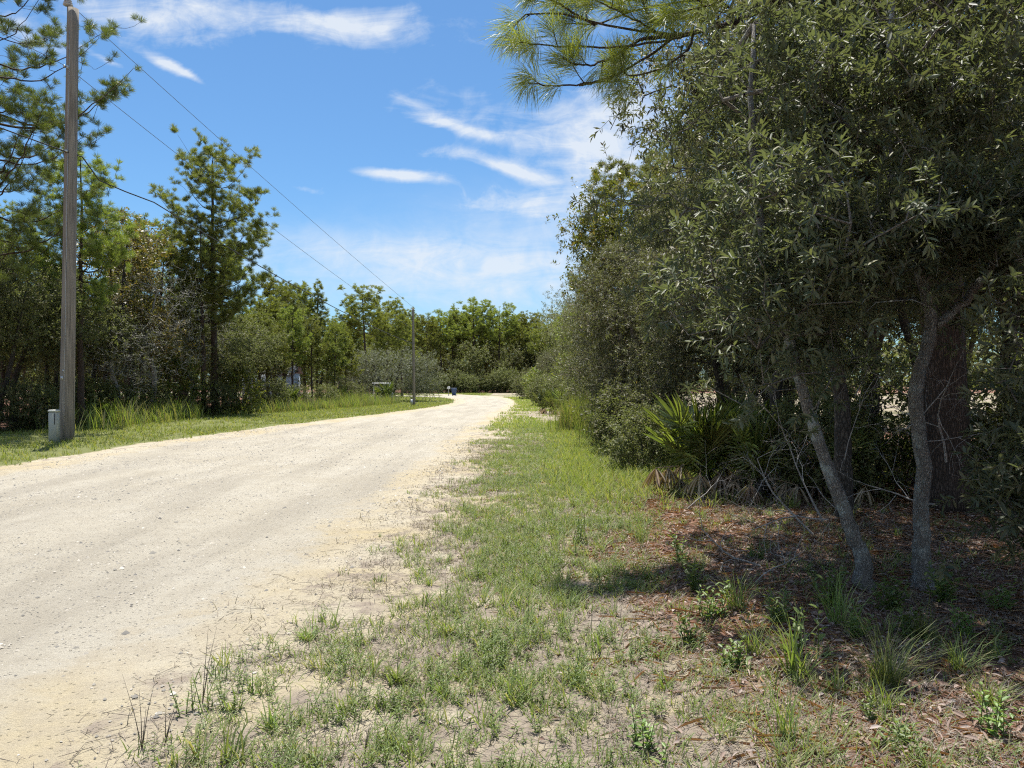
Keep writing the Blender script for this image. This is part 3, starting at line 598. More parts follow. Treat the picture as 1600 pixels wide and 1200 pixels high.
plant('pine_tree', 'bigpine', xp, yp, 'thick dark pine trunk standing in shade behind the two pale trunks', 'tree', rz=.6, builder=T_pine_big)
RT = 'oaks along the right side of the road'
def T_bay_high(e):
    return oak_parts(308, [([(0, 0, 0), (.2, .1, 1.3), (-.2, .2, 2.8), (.1, .2, 5.5)], [.10, .08, .06, .02])],
                     [(-.1, 0, 4.5, 2.0, 2.0, 2.1, 3), (-.2, 0, 5.6, 1.9, 1.9, 1.4, 1.2), (.5, .6, 2.7, 1.4, 1.4, .9, .5)], 1000, M['bay2'], M['bark_dark'], 4, 12, .17, .078, .024, .12, False, clump=72, parent=e, zmin=1.9, k0f=.4)
def T_bay_near(e):
    return oak_parts(304, [([(0, 0, 0), (.2, .1, 1.3), (-.2, .2, 2.8), (.1, .2, 5.5)], [.10, .08, .06, .02]), ([(.1, .1, 0), (-.5, -.1, 1.3), (-.7, 0, 2.8), (-.9, -.2, 4.6)], [.08, .06, .05, .02])],
                     [(-.1, 0, 4.4, 2.1, 2.1, 2.2, 3), (-.2, 0, 2.1, 1.9, 1.9, 1.3, 1.5)], 1500, M['bay2'], M['bark_dark'], 4, 12, .17, .078, .024, .15, False, clump=170, parent=e)
right = [ # x, y, kind, builder, scale, label
    (3.85, 8.9, 'bh', T_bay_high, 1.08, 'dense dark tree just behind the leaning pale trunk', 'bay_tree'),
    (4.5, 12.6, 'bh', T_bay_high, 1.15, 'tall dark tree rising behind the saw palmetto clump', 'bay_tree'),
    (8.0, 8.0, 'bh', T_bay_high, 1.0, 'dark tree filling the right edge beside the thick pine trunk', 'bay_tree'),
    (7.4, 14.0, 'bh', T_bay_high, 1.1, 'dark tree deep in shade directly behind the thick pine trunk', 'bay_tree'),
    (4.2, 15.2, 'bn', T_bay_near, .88, 'grey-green oak above the low shrub beside the tall grass', 'oak_tree'),
    (3.25, 19.0, 'bn', T_bay_near, .78, 'oak whose thin drooping sprays reach furthest out against the sky', 'oak_tree'),
    (6.0, 17.0, 'bm', T_bay_mid, 1.25, 'tall oak behind the palmettos at the wood edge', 'oak_tree'),
    (3.7, 22.5, 'oy', T_oak_y, 1.10, 'yellow-green oak topping the right-hand wood edge', 'oak_tree'),
    (3.9, 26.0, 'bm', T_bay_mid, .92, 'grey-green oak right behind the tall grass clump', 'oak_tree'),
    (3.8, 31.0, 'bm', T_bay_mid, .88, 'small dark oak with pale dead twigs beside it', 'oak_tree'),
    (4.2, 36.0, 'oy', T_oak_y, .85, 'bright green oak beyond the tall grass clump', 'oak_tree'),
    (4.1, 42.0, 'om1', T_oak_mid1, .95, 'leafy green oak above the far palmettos', 'oak_tree'),
    (4.6, 49.0, 'oy', T_oak_y, .95, 'lime-green oak leaning toward the bend of the road', 'oak_tree'),
    (3.2, 56.0, 'bm', T_bay_mid, .62, 'low grey rounded oak at the inside of the road bend', 'oak_tree'),
    (5.0, 60.0, 'om2', T_oak_mid2, 1.15, 'mid-green oak near the end of the right-hand wood', 'oak_tree'),
    (4.8, 72.0, 'oy', T_oak_y, 1.25, 'pale green oak standing farthest along the right roadside', 'oak_tree'),
    (8.0, 21.0, 'om1', T_oak_mid1, 1.4, 'oak of the second row behind the yellow-green one', 'oak_tree'),
    (8.5, 28.0, 'bm', T_bay_mid, 1.4, 'oak of the second row behind the tall grass clump', 'oak_tree'),
    (10.5, 15.5, 'om2', T_oak_mid2, 1.5, 'oak glimpsed between trunks at the right edge', 'oak_tree'),
    (13.0, 20.0, 'om1', T_oak_mid1, 1.5, 'far oak glimpsed low at the right edge between trunks', 'oak_tree'),
    (12.0, 27.0, 'om2', T_oak_mid2, 1.4, None, 'oak_tree'), (16.0, 27.0, 'om1', T_oak_mid1, 1.4, None, 'oak_tree'), (19.0, 33.0, 'om2', T_oak_mid2, 1.4, None, 'oak_tree'),
    (10.0, 35.0, 'om1', T_oak_mid1, 1.3, None, 'oak_tree'), (9.0, 44.0, 'om2', T_oak_mid2, 1.3, None, 'oak_tree'), (15.0, 38.0, 'om1', T_oak_mid1, 1.4, None, 'oak_tree'), (22.0, 40.0, 'om1', T_oak_mid1, 1.5, None, 'oak_tree'),
    (9.0, 56.0, 'om1', T_oak_mid1, 1.4, None, 'oak_tree'), (14.0, 50.0, 'om2', T_oak_mid2, 1.4, None, 'oak_tree'),
]
inner = iter(['oak deep inside the right-hand wood behind the yellow-green oak', 'oak deep in the right-hand wood behind the thick pine trunk', 'oak farthest right, deep behind the thick pine trunk', 'oak deep behind the pine beyond the tall grass', 'oak deep in the wood behind the bright green oak',
              'oak deep inside the right-hand wood above the large palmetto', 'oak glimpsed deep behind the upright pale trunk', 'oak behind the lime-green oak', 'oak glimpsed deep behind the leaning pale trunk'])
for x, y, k, bld, sc, lab, nm in right:
    plant(nm, k, x, y, lab or next(inner), 'tree', RT if lab else 'oaks inside the right-hand wood', sc, builder=bld)
plant('pine_tree', 'pm2', 3.4, 24.6, 'young pine whose tufted tips show above the yellow-green oak', 'tree', None, .78, builder=T_pine_mid2)
for x, y, sc, lab in ((7.5, 16, 1.25, 'pine trunk glimpsed against the sky left of the thick pine'), (12.5, 18.5, 1.3, 'straight pine trunk at the right edge behind the leaves'), (6.3, 30, 1.0, 'pine standing inside the right-hand wood beyond the tall grass')):
    plant('pine_tree', 'pm2', x, y, lab, 'tree', None, sc, builder=T_pine_mid2)
RS_ = [(4.3, 10.6, .75, 'sh', 'low dark shrub between the leaning trunk and the pine'), (2.35, 13.6, .62, 'sh', 'small grey-green shrub left of the saw palmetto'), (2.6, 16.5, .8, 'sh', 'rounded shrub at the wood edge right of the tall grass'),
       (3.5, 19.5, .9, 'sh', 'shrub under the drooping oak'), (6.6, 9.6, .8, 'sh', 'dark shrub right of the thick pine trunk'), (3.0, 29.0, .9, 'sh', 'shrub behind the tall grass clump'), (2.9, 46, 1.0, 'sh', 'low shrub beyond the far palmettos'),
       (2.3, 52, 1.1, 'sh', 'grey shrub at the roadside before the bend'), (5.5, 11.5, 1.1, 'sh', 'shrub behind the saw palmetto'), (7.5, 10, 1.2, 'sh', 'shaded shrub near the right edge'), (2.2, 64, 1.2, 'sy', 'light green shrub at the road bend'), (1.6, 78, 1.3, 'sh', 'dark shrub where the road disappears')]
for x, y, sc, k, lab in RS_:
    plant('shrub', k, x, y, lab, 'shrub', 'shrubs along the right side', sc, builder=T_shrub if k == 'sh' else T_shrub_y)

# hanging leafy bush at the very right edge, close to the camera
def T_edge(e): return oak_parts(305, [([(0, 0, 0), (-.1, 0, .5), (-.2, -.1, .9)], [.02, .015, .01]), ([(.1, .1, 0), (.3, 0, .9), (.2, 0, 1.9)], [.025, .02, .01]), ([(0, .1, 0), (.1, .1, 1.2), (-.1, .0, 2.4)], [.02, .02, .01])], [(0, 0, .95, .48, .5, .38, 1.2), (.35, .1, 1.9, .6, .6, .9, 1.6)], 210, M['bay'], M['bark_twig'], 4, 12, .12, .078, .022, .09, True, parent=e, k0f=.1)
plant('bay_shrub', 'edge', 3.22, 4.5, 'leafy bush with glossy sunlit leaves at the right edge beside the pale trunks', 'shrub', rz=0, builder=T_edge)

# overhanging pine bough: a long limb of the thick pine, reaching out over the verge
bo = empty('pine_bough', (0, 0, 0)); tag(bo, 'pine bough with long green needles hanging into the top of the view', 'branch')
r = np.random.default_rng(77)
def P3(px, py, d): return ((px - 800) / 1200 * d, d, EYE + (600 - py) / 1200 * d)
limb = np.array([(xp, yp, 7.3), P3(1400, -120, 9.0), P3(1290, -35, 8.6), P3(1215, 4, 8.2), P3(1130, 42, 7.8), P3(1060, 55, 7.5), P3(1000, 62, 7.3)])
b = MB(); q, rr = trunk_line(limb, [.075, .05, .042, .034, .028, .022, .016], 50, r, .006); b.tube(q, rr, 8, jit=.15, rng=r)
subs = [[(1130, 42), (1050, 62), (960, 75), (900, 72), (850, 72), (812, 66)], [(1060, 55), (1010, 90), (960, 120), (905, 133), (860, 134), (825, 130)], [(1100, 46), (1075, 80), (1030, 110), (985, 120), (965, 108)], [(1215, 4), (1120, -4), (1040, 6), (980, 20), (930, 40), (880, 36)],
        [(1000, 62), (960, 88), (925, 103), (895, 100), (880, 90)], [(1030, 60), (1000, 35), (960, 15), (930, 0)], [(1060, 55), (1010, 20), (1000, -10)], [(905, 133), (955, 125), (960, 110)], [(1150, 30), (1100, 10), (1060, -30)], [(1060, 55), (960, 42), (880, 22), (820, 22), (790, 55)], [(1120, -4), (1090, -35), (1040, -50)], [(980, 20), (930, -5), (880, -10)], [(1215, 4), (1160, -10), (1100, 10), (1050, 22)], [(930, 40), (880, 10), (835, -15)], [(1130, 42), (1080, 25), (1020, 40)]]
tp, tdv = [], []
for k, sq in enumerate(subs):
    dd = np.linspace(7.5, 6.9 + .25 * (k % 4), len(sq)); pts = np.array([P3(px, py, d_) for (px, py), d_ in zip(sq, dd)])
    pts[0] = q[np.argmin(np.linalg.norm(q - pts[0], axis=1))] if k in (0, 1, 2, 3, 5, 6, 8) else pts[0]
    qs, rs = trunk_line(pts, np.linspace(.014, .006, len(pts)), 22, r, .004); b.tube(qs, rs, 6, jit=.2, rng=r)
    for f in (.42, .58, .72, .86, 1.0):
        if r.random() < .9 or f == 1.0:
            i = int(f * (len(qs) - 1)); tdir = norm(qs[i] - qs[max(0, i - 2)]); dv = norm(tdir * .8 + r.normal(size=3) * .55 + np.array([0, 0, .25])); e2 = qs[i] + dv * r.uniform(.06, .2) * (f < 1)
            if f < 1: b.tube(np.array([qs[i], (qs[i] + e2) / 2 - [0, 0, .01], e2]), [.006, .005, .0045], 5)
            tp.append(e2); tdv.append(norm(dv + tdir * .3))
b.out('branch', M['bark_pine'], bo, smooth=True)
NV, NF = needles(np.array(tp), np.array(tdv), r, 135, .31, .0046, 60, .14); mk('needles', NV, NF, M['needle_near'], bo)

# ------------------------------------------------------------------ left wood
LW = 'trees of the wood behind the left verge'
def hs(px_top, d, H0): return (EYE + (600 - px_top) / 1200 * d) / H0
def tree_at(name, kind, bld, H0, px, d, top, label, group=LW, rz=None, wide=None):
    x, y = at(px, d); s = hs(top, d, H0); return plant(name, kind, x, y, label, 'tree', group, (wide or s), s, rz, bld)
def T_pine_left(e):
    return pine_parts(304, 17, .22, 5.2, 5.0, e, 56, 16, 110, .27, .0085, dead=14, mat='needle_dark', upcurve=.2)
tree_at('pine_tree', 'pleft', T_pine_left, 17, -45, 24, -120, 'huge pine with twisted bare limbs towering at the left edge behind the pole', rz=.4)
tree_at('pine_tree', 'pm2', T_pine_mid2, 11, 128, 28, 245, 'slender pine directly behind the near utility pole', rz=2.0)
tree_at('pine_tree', 'pm1', T_pine_mid1, 13.2, 336, 38, 238, 'full-crowned pine standing tallest in the middle of the left wood', rz=1.2)
tree_at('pine_tree', 'pm2', T_pine_mid2, 11, 318, 37, 345, 'thin pine close beside the tallest full-crowned pine')
for px, d, top, k, lab in [(418, 54, 470, 'pf1', 'pine right of the tallest pine, first of three small crowns'), (442, 56, 446, 'pm2', 'pointed pine in the middle of three small crowns'), (476, 60, 444, 'pf3', 'round-topped pine last of three small crowns'), (512, 66, 500, 'pf1', 'lower pine left of the broad flat-topped pine'),
                           (574, 84, 456, 'pf2', 'broad flat-topped pine left of the far utility pole'), (604, 92, 474, 'pf1', 'pine just left of the far utility pole'), (628, 98, 482, 'pf3', 'narrow pine touching the far utility pole'), (548, 88, 478, 'pf3', 'narrow pine left of the flat-topped pine'),
                           (402, 46, 492, 'pm2', 'slim pine with bare trunk left of three small crowns'), (432, 47, 508, 'pm2', 'slim low pine in front of the pointed pine'), (458, 49, 482, 'pm2', 'slim pine between the pointed and the round-topped pine'), (488, 51, 500, 'pm2', 'slim pine just right of the round-topped pine'), (522, 55, 505, 'pm2', 'slim pine standing over the tall grass before the yellow-green oak'), (540, 60, 512, 'pf3', 'slim pine at the left shoulder of the domed oak'),
                           (20, 34, 330, 'pm1', 'pine half hidden at the left edge below the huge pine'), (200, 44, 372, 'pm2', 'thin pine crown behind the yellowing oak'), (385, 50, 500, 'pf3', 'small pine in the gap right of the tallest pine')]:
    b_ = dict(pf1=T_pine_far1, pf2=T_pine_far2, pf3=T_pine_far3, pm2=T_pine_mid2, pm1=T_pine_mid1)[k]; H0 = dict(pf1=15, pf2=15, pf3=15, pm2=11, pm1=13.2)[k]
    tree_at('pine_tree', k, b_, H0, px, d, top, lab, wide=hs(top, d, H0) * (1.25 if k[:2] == 'pf' else 1))
for px, d, top, k, lab in [(205, 33, 338, 'tk', 'tall thin turkey oak with yellowing leaves right of the near pole'), (165, 34, 368, 'tk', 'turkey oak with thin yellowish top beside the near pole'), (262, 38, 370, 'tk', 'yellow-brown oak left of the tallest pine'), (238, 34, 420, 'sp', 'half-bare grey oak with silvery twigs'),
                           (30, 27, 410, 'om1', 'dark oak at the left edge behind the pole'), (75, 29, 420, 'om2', 'dark oak just left of the near pole'), (-20, 25, 380, 'om2', 'dark oak cut by the left edge'), (140, 31, 470, 'om1', 'low oak right behind the near pole'), (300, 40, 470, 'sp', 'twiggy grey oak at the foot of the tallest pine'),
                           (375, 43, 490, 'om2', 'green oak right of the tallest pine'), (180, 31, 500, 'sp', 'grey twiggy oak right of the near pole'), (410, 50, 520, 'om1', 'oak under the three small pines'), (500, 56, 528, 'oy', 'bright yellow-green oak over the tall grass'),
                           (340, 39, 500, 'om1', 'oak at the trunk of the tallest pine'), (0, 32, 450, 'om2', 'oak deep in shade at the left edge')]:
    b_ = dict(tk=T_turkey, sp=T_sparse, om1=T_oak_mid1, om2=T_oak_mid2, oy=T_oak_y)[k]; H0 = dict(tk=7.9, sp=6.3, om1=6.7, om2=6.4, oy=7.1)[k]
    s = hs(top, d, H0); tree_at('oak_tree', k, b_, H0, px, d, top, lab, wide=max(s, .9))
x, y = at(612, 68); plant('oak_tree', 'dome', x, y, 'wide grey-green domed oak sheltering the parked cart', 'tree', None, 1.02, .98, .2, T_dome)
# shrub layer at the edge of the left wood
for px, d, sc, k, lab in [(272, 35.5, 1.25, 'sy', 'bright green bush in front of the tallest pine'), (20, 25, .9, 'sh', 'dark shrub at the left edge behind the verge'), (60, 26, .8, 'sh', 'shrub left of the beige utility box'), (150, 30, .9, 'sh', 'shrub just right of the near pole'), (190, 31, .8, 'sh', 'second shrub right of the near pole'), (232, 33, .8, 'sh', 'shrub left of the bright green bush'),
                          (330, 37, .9, 'sh', 'shrub at the foot of the tallest pine'), (375, 39, 1.0, 'sy', 'yellowish shrub right of the tallest pine'), (420, 44, 1.0, 'sh', 'shrub behind the tall grass'), (465, 47, .8, 'sh', 'shrub under the small pines'), (510, 52, .8, 'sh', 'shrub at the right end of the wood'), (548, 56, .9, 'sh', 'shrub beside the grey domed oak'), (100, 29, 1., 'sh', 'shrub hidden behind the near pole')]:
    x, y = at(px, d); plant('shrub', k, x, y, lab, 'shrub', 'shrubs at the edge of the left wood', sc, builder=T_shrub if k == 'sh' else T_shrub_y)
# deeper rows
ORD = ['first', 'second', 'third', 'fourth', 'fifth', 'sixth', 'seventh', 'eighth', 'ninth', 'tenth', 'eleventh', 'twelfth', 'thirteenth', 'fourteenth']
def ordlabels(items, marks, fmt):
    """items (object, px, depth): label each by the landmark it stands behind and its rank from the left there"""
    seg = {}
    for o, px, d in items:
        k = int(np.argmin([abs(px - m_[0]) for m_ in marks])); seg.setdefault(k, []).append((px, d, o))
    for k, L_ in seg.items():
        L_.sort(key=lambda q: q[0])
        for i, (px, d, o) in enumerate(L_): o['label'] = fmt.format(ORD[i] + ' ' if len(L_) > 1 else '', marks[k][1], ' from the left' if len(L_) > 1 else '')
LMARK = [(20, 'the left edge'), (110, 'the near pole'), (200, 'the thin yellowing oaks'), (255, 'the silvery twigged oak'), (330, 'the tallest pine'), (390, 'the gap right of the tallest pine'), (445, 'the three small pines'), (500, 'the yellow-green oak'), (545, 'the flat-topped pine'), (600, 'the grey domed oak')]
deepP, deepO, farP, farO = [], [], [], []
rr_ = np.random.default_rng(5); cnt = 0; placed = []
while cnt < 62:
    px = rr_.uniform(-60, 640); d = rr_.uniform(36, 98); x, y = at(px, d)
    if x > left_edge_x(min(y, 70)) - 3.5 - max(0, (y - 60)) * .25: continue
    if any((x - a) ** 2 + (y - c) ** 2 < 8 for a, c in placed): continue
    placed.append((x, y)); cnt += 1; k = rr_.choice(['fo', 'pf1', 'fo', 'pf1', 'om2', 'pf3'])
    if k[0] == 'p': q_ = plant('pine_tree', k, x, y, 'pine deeper inside the left wood, mostly hidden by the front row', 'tree', 'pines deeper in the left wood', .58 + .12 * rr_.random(), builder=dict(pf1=T_pine_far1, pf3=T_pine_far3)[k]); deepP.append((q_, px, d))
    else: q_ = plant('oak_tree', k, x, y, 'oak deeper inside the left wood, mostly hidden by the front row', 'tree', 'oaks deeper in the left wood', rr_.uniform(.95, 1.3), builder=dict(fo=T_far_oak, om1=T_oak_mid1, om2=T_oak_mid2)[k]); deepO.append((q_, px, d))
ordlabels(deepP, LMARK, '{0}pine{2} deeper in behind {1}'); ordlabels(deepO, LMARK, '{0}oak{2} deeper in behind {1}')
# far tree line beyond the bend
FT = [(668, 132, 498), (690, 136, 492), (708, 140, 482), (724, 146, 494), (742, 140, 475), (760, 150, 494), (779, 140, 482), (797, 146, 498), (812, 142, 503), (828, 138, 495), (846, 132, 512), (650, 140, 500), (632, 134, 505), (612, 140, 498), (590, 138, 508), (862, 140, 520), (880, 138, 520), (560, 134, 505), (530, 130, 508)]
ks = ['pf1', 'pf2', 'pf3']
names = ['far pine first right of the far pole', 'far pine second right of the far pole', 'far pine third right of the far pole, rounded', 'far pine above the mailbox', 'tallest round-topped pine of the far tree line', 'far pine between two round-topped ones', 'second round-topped pine of the far tree line', 'far pine above the end of the road', 'far pine beyond the road bend', 'spreading pine at the right end of the far tree line', 'low pine touching the right-hand wood']
names2 = ['far pine just right behind the far pole', 'far pine just left behind the far pole', 'far pine above the middle of the domed oak', 'far pine above the left half of the domed oak', 'far pine mostly hidden by the right-hand wood', 'rightmost far pine, hidden behind the right-hand wood', 'far pine right of the flat-topped pine', 'far pine left of the flat-topped pine']
for i, (px, d, top) in enumerate(FT):
    k = ks[i % 3] if i not in (4, 6) else 'pf2'; s = hs(top, d, 15)
    x, y = at(px, d); plant('pine_tree', k, x, y, (names + names2)[i], 'tree', 'pines of the far tree line', s * 1.2, s, builder=dict(pf1=T_pine_far1, pf2=T_pine_far2, pf3=T_pine_far3)[k])
for i in range(46):
    px = 520 + i * 8.6 + rr_.normal() * 4; d = rr_.uniform(136, 178); x, y = at(px, d)
    if i % 2: q_ = plant('oak_tree', 'fo', x, y - 6, 'small oak under the pines of the far tree line', 'tree', 'small oaks below the far pines', rr_.uniform(1.1, 1.7), builder=T_far_oak); farO.append((q_, px, d))
    else: k = ks[i % 3]; q_ = plant('pine_tree', k, x, y + 10, 'pine in the back rows of the far tree line', 'tree', 'pines in the back rows of the far tree line', rr_.uniform(.92, 1.08), builder=dict(pf1=T_pine_far1, pf2=T_pine_far2, pf3=T_pine_far3)[k]); farP.append((q_, px, d))
FM = [(540, 'the domed oak'), (600, 'the parked cart'), (645, 'the far pole'), (705, 'the mailbox and bin'), (755, 'the middle of the road bend'), (810, 'the end of the road'), (870, 'the right-hand wood')]
ordlabels(farP, FM, '{0}back-row far pine{2} beyond {1}'); ordlabels(farO, FM, '{0}small far oak{2} beyond {1}')
for i in range(15):
    px = 640 + i * 15 + rr_.normal() * 3; x, y = at(px, 128 + 3 * rr_.random()); plant('shrub', 'sh', x, y, ORD[i].capitalize() + ' low shrub from the left at the foot of the far pines' if i < 14 else 'last low shrub on the right at the foot of the far pines', 'shrub', 'shrubs at the foot of the far pines', rr_.uniform(1.3, 2.2), builder=T_shrub)
# woods closing the horizon: one mass of distant foliage
n = 26000; a_ = rr_.uniform(-1.0, .75, n); dd = rr_.uniform(185, 260, n) ; zz = rr_.random(n) ** 1.2 * (13 + 3 * fbm(a_ * 200, dd, .09, 7))
P = np.stack([a_ * dd, dd, zz], 1); D = rand_dirs(n, rr_); N = norm(rand_dirs(n, rr_) + [0, 0, 1])
LV, LF = leaf_geo(P, D, N, rr_.uniform(1.0, 2.4, n), rr_.uniform(.7, 1.5, n), six=False)
o = mk('distant_woods', LV, LF, M['oak_g']); tag(o, 'distant woods closing the horizon behind the far tree line', 'woods', None, 'stuff')

# ------------------------------------------------------------------ palmettos, tall grass
def fan(mb, base, d, r, nl=22, R_=.52, wd=.026, droop=.12, span=150, dead=False):
    """one fan leaf: long pleated blades from the end of a stalk"""
    d = norm(np.array(d, float)); side = norm(np.cross(d, [0, 0, 1.])); upv = np.cross(side, d)
    an = np.radians(np.linspace(-span, span, nl) + r.normal(size=nl) * 3)
    D = d * np.cos(an)[:, None] + side * np.sin(an)[:, None] + upv * (.12 * np.abs(np.sin(an)))[:, None] + r.normal(size=(nl, 3)) * .05
    if dead: D = norm(D * .55 + np.array([0, 0, -.8]) + r.normal(size=(nl, 3)) * .12)
    D = norm(D); L = R_ * (1 - .28 * (np.abs(an) / math.radians(span)) ** 2) * r.uniform(.88, 1.08, nl)
    P = np.repeat(np.array([base]), nl, 0)
    V, F = leaf_geo(P, D, np.repeat([upv], nl, 0), L, np.full(nl, wd), fold=.5, six=True, bend=droop); mb.add(V, F)
def palmetto(name, x, y, label, sc=1.0, nf=13, nd=7, seed=0, group='saw palmettos'):
    r = np.random.default_rng(seed); e = empty(name, (x, y, float(zg(x, y)))); e.scale = (sc,) * 3; tag(e, label, 'palmetto', group)
    st = MB(); st.tube([(0, 0, -.05), (.05, 0, .15), (.02, .03, .3)], [.09, .08, .05], 8, jit=.3, rng=r)
    for i in range(nf):
        az = i * 2.4 + r.normal() * .3; el = math.radians(r.uniform(42, 86)); d = np.array([math.cos(az) * math.cos(el), math.sin(az) * math.cos(el), math.sin(el)]); L = r.uniform(.3, .7)
        p = np.array([np.zeros(3), d * L * .5 + [0, 0, .05], d * L]) + [0, 0, .2]
        fm = MB(); fm.tube(p, [.009, .007, .005], 5); dd_ = norm(d + np.array([0, 0, -.05])); fan(fm, p[-1], dd_, r); fm.out('frond', M['palm'], e)
    st.out('stem', M['bark_dark'], e, smooth=True)
    for i in range(nd):
        az = r.uniform(0, 6.28); d = np.array([math.cos(az), math.sin(az), -.05]); L = r.uniform(.35, .7)
        p = np.array([[0, 0, .22], d * L * .5 + [0, 0, .33], d * L + [0, 0, .30]]); fm = MB(); fm.tube(p, [.008, .006, .005], 5); fan(fm, p[-1], d, r, 16, .38, .028, .1, 150, True); o_ = fm.out('dead_frond', M['palm_dead'], e); tag(o_, 'withered grey-brown frond')
    return e
palmetto('saw_palmetto', 2.72, 11.0, 'large saw palmetto with bright spiky fans at the edge of the shade', 1.2, 20, 6, 1)
palmetto('saw_palmetto', 3.35, 10.5, 'saw palmetto right of the large one, skirted with withered fronds', .95, 11, 15, 2)
palmetto('saw_palmetto', 2.75, 10.9, 'small saw palmetto low in front of the large one', .7, 8, 9, 3)
palmetto('saw_palmetto', 4.5, 10.4, 'saw palmetto in deep shade left of the pale trunks', .85, 9, 9, 4)
palmetto('saw_palmetto', 4.1, 13.6, 'saw palmetto at the back of the clump', 1.2, 12, 4, 5)
for i, (px, d, sc, lab) in enumerate([(848, 40, 1.0, 'low yellowish palmetto nearest the road beyond the tall grass'), (866, 39, 1.1, 'second palmetto beyond the tall grass'), (884, 37, 1.3, 'green palmetto just left of the tall grass top'), (902, 39, 1.4, 'palmetto hidden behind the tall grass'),
                                      (604, 62, 1.5, 'palmetto below the parked cart'), (455, 46, 1.2, 'palmetto in the tall grass under the small pines'), (530, 54, 1.2, 'palmetto at the left foot of the domed oak'), (140, 29, .9, 'palmetto just right of the near pole')]):
    x, y = at(px, d); palmetto('saw_palmetto', x, y, lab, sc, 10, 2, 20 + i)

def blades(P, r, L, wd, lean=.5, droop=.35, curve=True):
    """grass blades from points P, L lengths, wd widths; lean = spread of direction"""
    n = len(P); az = r.random(n) * 6.28; ln = lean * np.sqrt(r.random(n)); h = np.stack([np.cos(az), np.sin(az), np.zeros(n)], 1)
    d = norm(h * ln[:, None] + [0, 0, 1.]); s = np.stack([-np.sin(az + .6), np.cos(az + .6), np.zeros(n)], 1) * (wd / 2)[:, None]
    mid = P + d * (L * .55)[:, None]; d2 = norm(d + h * (droop * r.random(n) * 1.5)[:, None] + np.array([0, 0, -1.]) * (droop * r.random(n) * .8)[:, None]); tip = mid + d2 * (L * .45)[:, None]
    V = np.stack([P - s, P + s, mid + s * .8, mid - s * .8, tip + s * .12, tip - s * .12], 1).reshape(-1, 3)
    b_ = (np.arange(n) * 6)[:, None]; return V, np.concatenate([b_ + [0, 1, 2, 3], b_ + [3, 2, 4, 5]])
def tuft_field(n, xr, yr, dens, r, per, spread, ybias=1.0):
    x = r.uniform(*xr, n); y = yr[0] + (yr[1] - yr[0]) * r.random(n) ** ybias; k = r.random(n) < dens(x, y); x, y = x[k], y[k]
    c = np.repeat(np.stack([x, y], 1), per, 0) + r.normal(size=(len(x) * per, 2)) * spread; sz = np.repeat(r.uniform(.55, 1.3, len(x)), per)
    return np.column_stack([c, zg(c[:, 0], c[:, 1]) - .005]), sz
r = np.random.default_rng(900)
# short grass tufts on the near verge (right of the road)
P, s = tuft_field(42000, (-2.6, 5.0), (2.6, 30), green_at, r, 8, .028, 1.4)
Lk = .10 * s * r.uniform(.5, 1.25, len(P)); V1, F1 = blades(P, r, Lk, .0045 + .00035 * P[:, 1], 1.1, .5)
P2, s2 = tuft_field(1500, (-2.4, 4.0), (2.6, 18), lambda x, y: green_at(x, y) * .9, r, 14, .02, 1.3)
V2, F2 = blades(P2, r, .17 * s2 * r.uniform(.5, 1.2, len(P2)), .0065 + .0003 * P2[:, 1], 1.0, .6)
b = MB(); b.add(V1, F1); b.add(V2, F2); o = b.out('grass', M['grass']); tag(o, 'patchy short green grass growing through the sand of the near verge', 'grass', None, 'stuff')
# dry thatch lying between the tufts
P, s = tuft_field(36000, (-2.6, 4.5), (2.6, 22), lambda x, y: np.clip(sm(-.2, .8, sdist(x, y, ROAD)) * sm(.35, .6, fbm(x, y, 1.3, 68)) * .75 + .08 * (sdist(x, y, ROAD) > -.35), 0, 1), r, 8, .05, 1.4)
V1, F1 = blades(P, r, .08 * s * r.uniform(.5, 1.4, len(P)), .003 + .0004 * P[:, 1], 3.5, .5); o = mk('dry_grass', V1, F1, M['thatch']); tag(o, 'dry greyish thatch between the green tufts of the near verge', 'grass', None, 'stuff')
n = 5200; x = r.uniform(-2.3, 4.5, n); y = 2.7 + 12 * r.random(n) ** 1.5; k = (sdist(x, y, ROAD) > -.5) & (r.random(n) < .2 + .8 * sm(-.3, 1, sdist(x, y, ROAD))); x, y = x[k], y[k]; n = len(x)
az = r.random(n) * 6.28; L_ = r.uniform(.03, .16, n); A_ = np.column_stack([x, y, zg(x, y) + .006]); B_ = A_ + np.column_stack([np.cos(az) * L_, np.sin(az) * L_, r.uniform(0, .025, n)])
Vf, Ff = frusta(A_, B_, np.full(n, .0018), np.full(n, .0012), 3); o = mk('fallen_twigs', Vf, Ff, M['bark_twig']); tag(o, 'small dark twigs strewn over the sand of the near verge', 'twigs', None, 'stuff')
# small leafy weeds
def weed_geo(C, H, r, nl=9, L=.028, wd=.009, ang=55):
    n = len(C); D = norm(np.column_stack([r.normal(size=(n, 2)) * .25, np.ones(n)])); idx_ = np.repeat(np.arange(n), nl); s = (np.tile(np.arange(nl), n) + .5) / nl
    P = C[idx_] + D[idx_] * (s * H[idx_])[:, None]; az = np.tile(np.arange(nl), n) * 2.4 + np.repeat(r.random(n) * 6, nl)
    h = np.stack([np.cos(az), np.sin(az), np.full(len(az), .55)], 1); k = (1.15 - .5 * s) * r.uniform(.7, 1.2, len(s)) * np.repeat(H / .1, nl) ** .5
    return leaf_geo(P, norm(h + r.normal(size=h.shape) * .15), np.tile([0, 0, 1.], (len(P), 1)) + r.normal(size=h.shape) * .2, L * k, wd * k), (C, C + D * H[:, None])
P, s = tuft_field(14000, (-2.2, 3.6), (2.7, 20), lambda x, y: green_at(x, y) * sm(.36, .56, fbm(x, y, 1.1, 91)) * 1.2, r, 3, .03, 1.4)
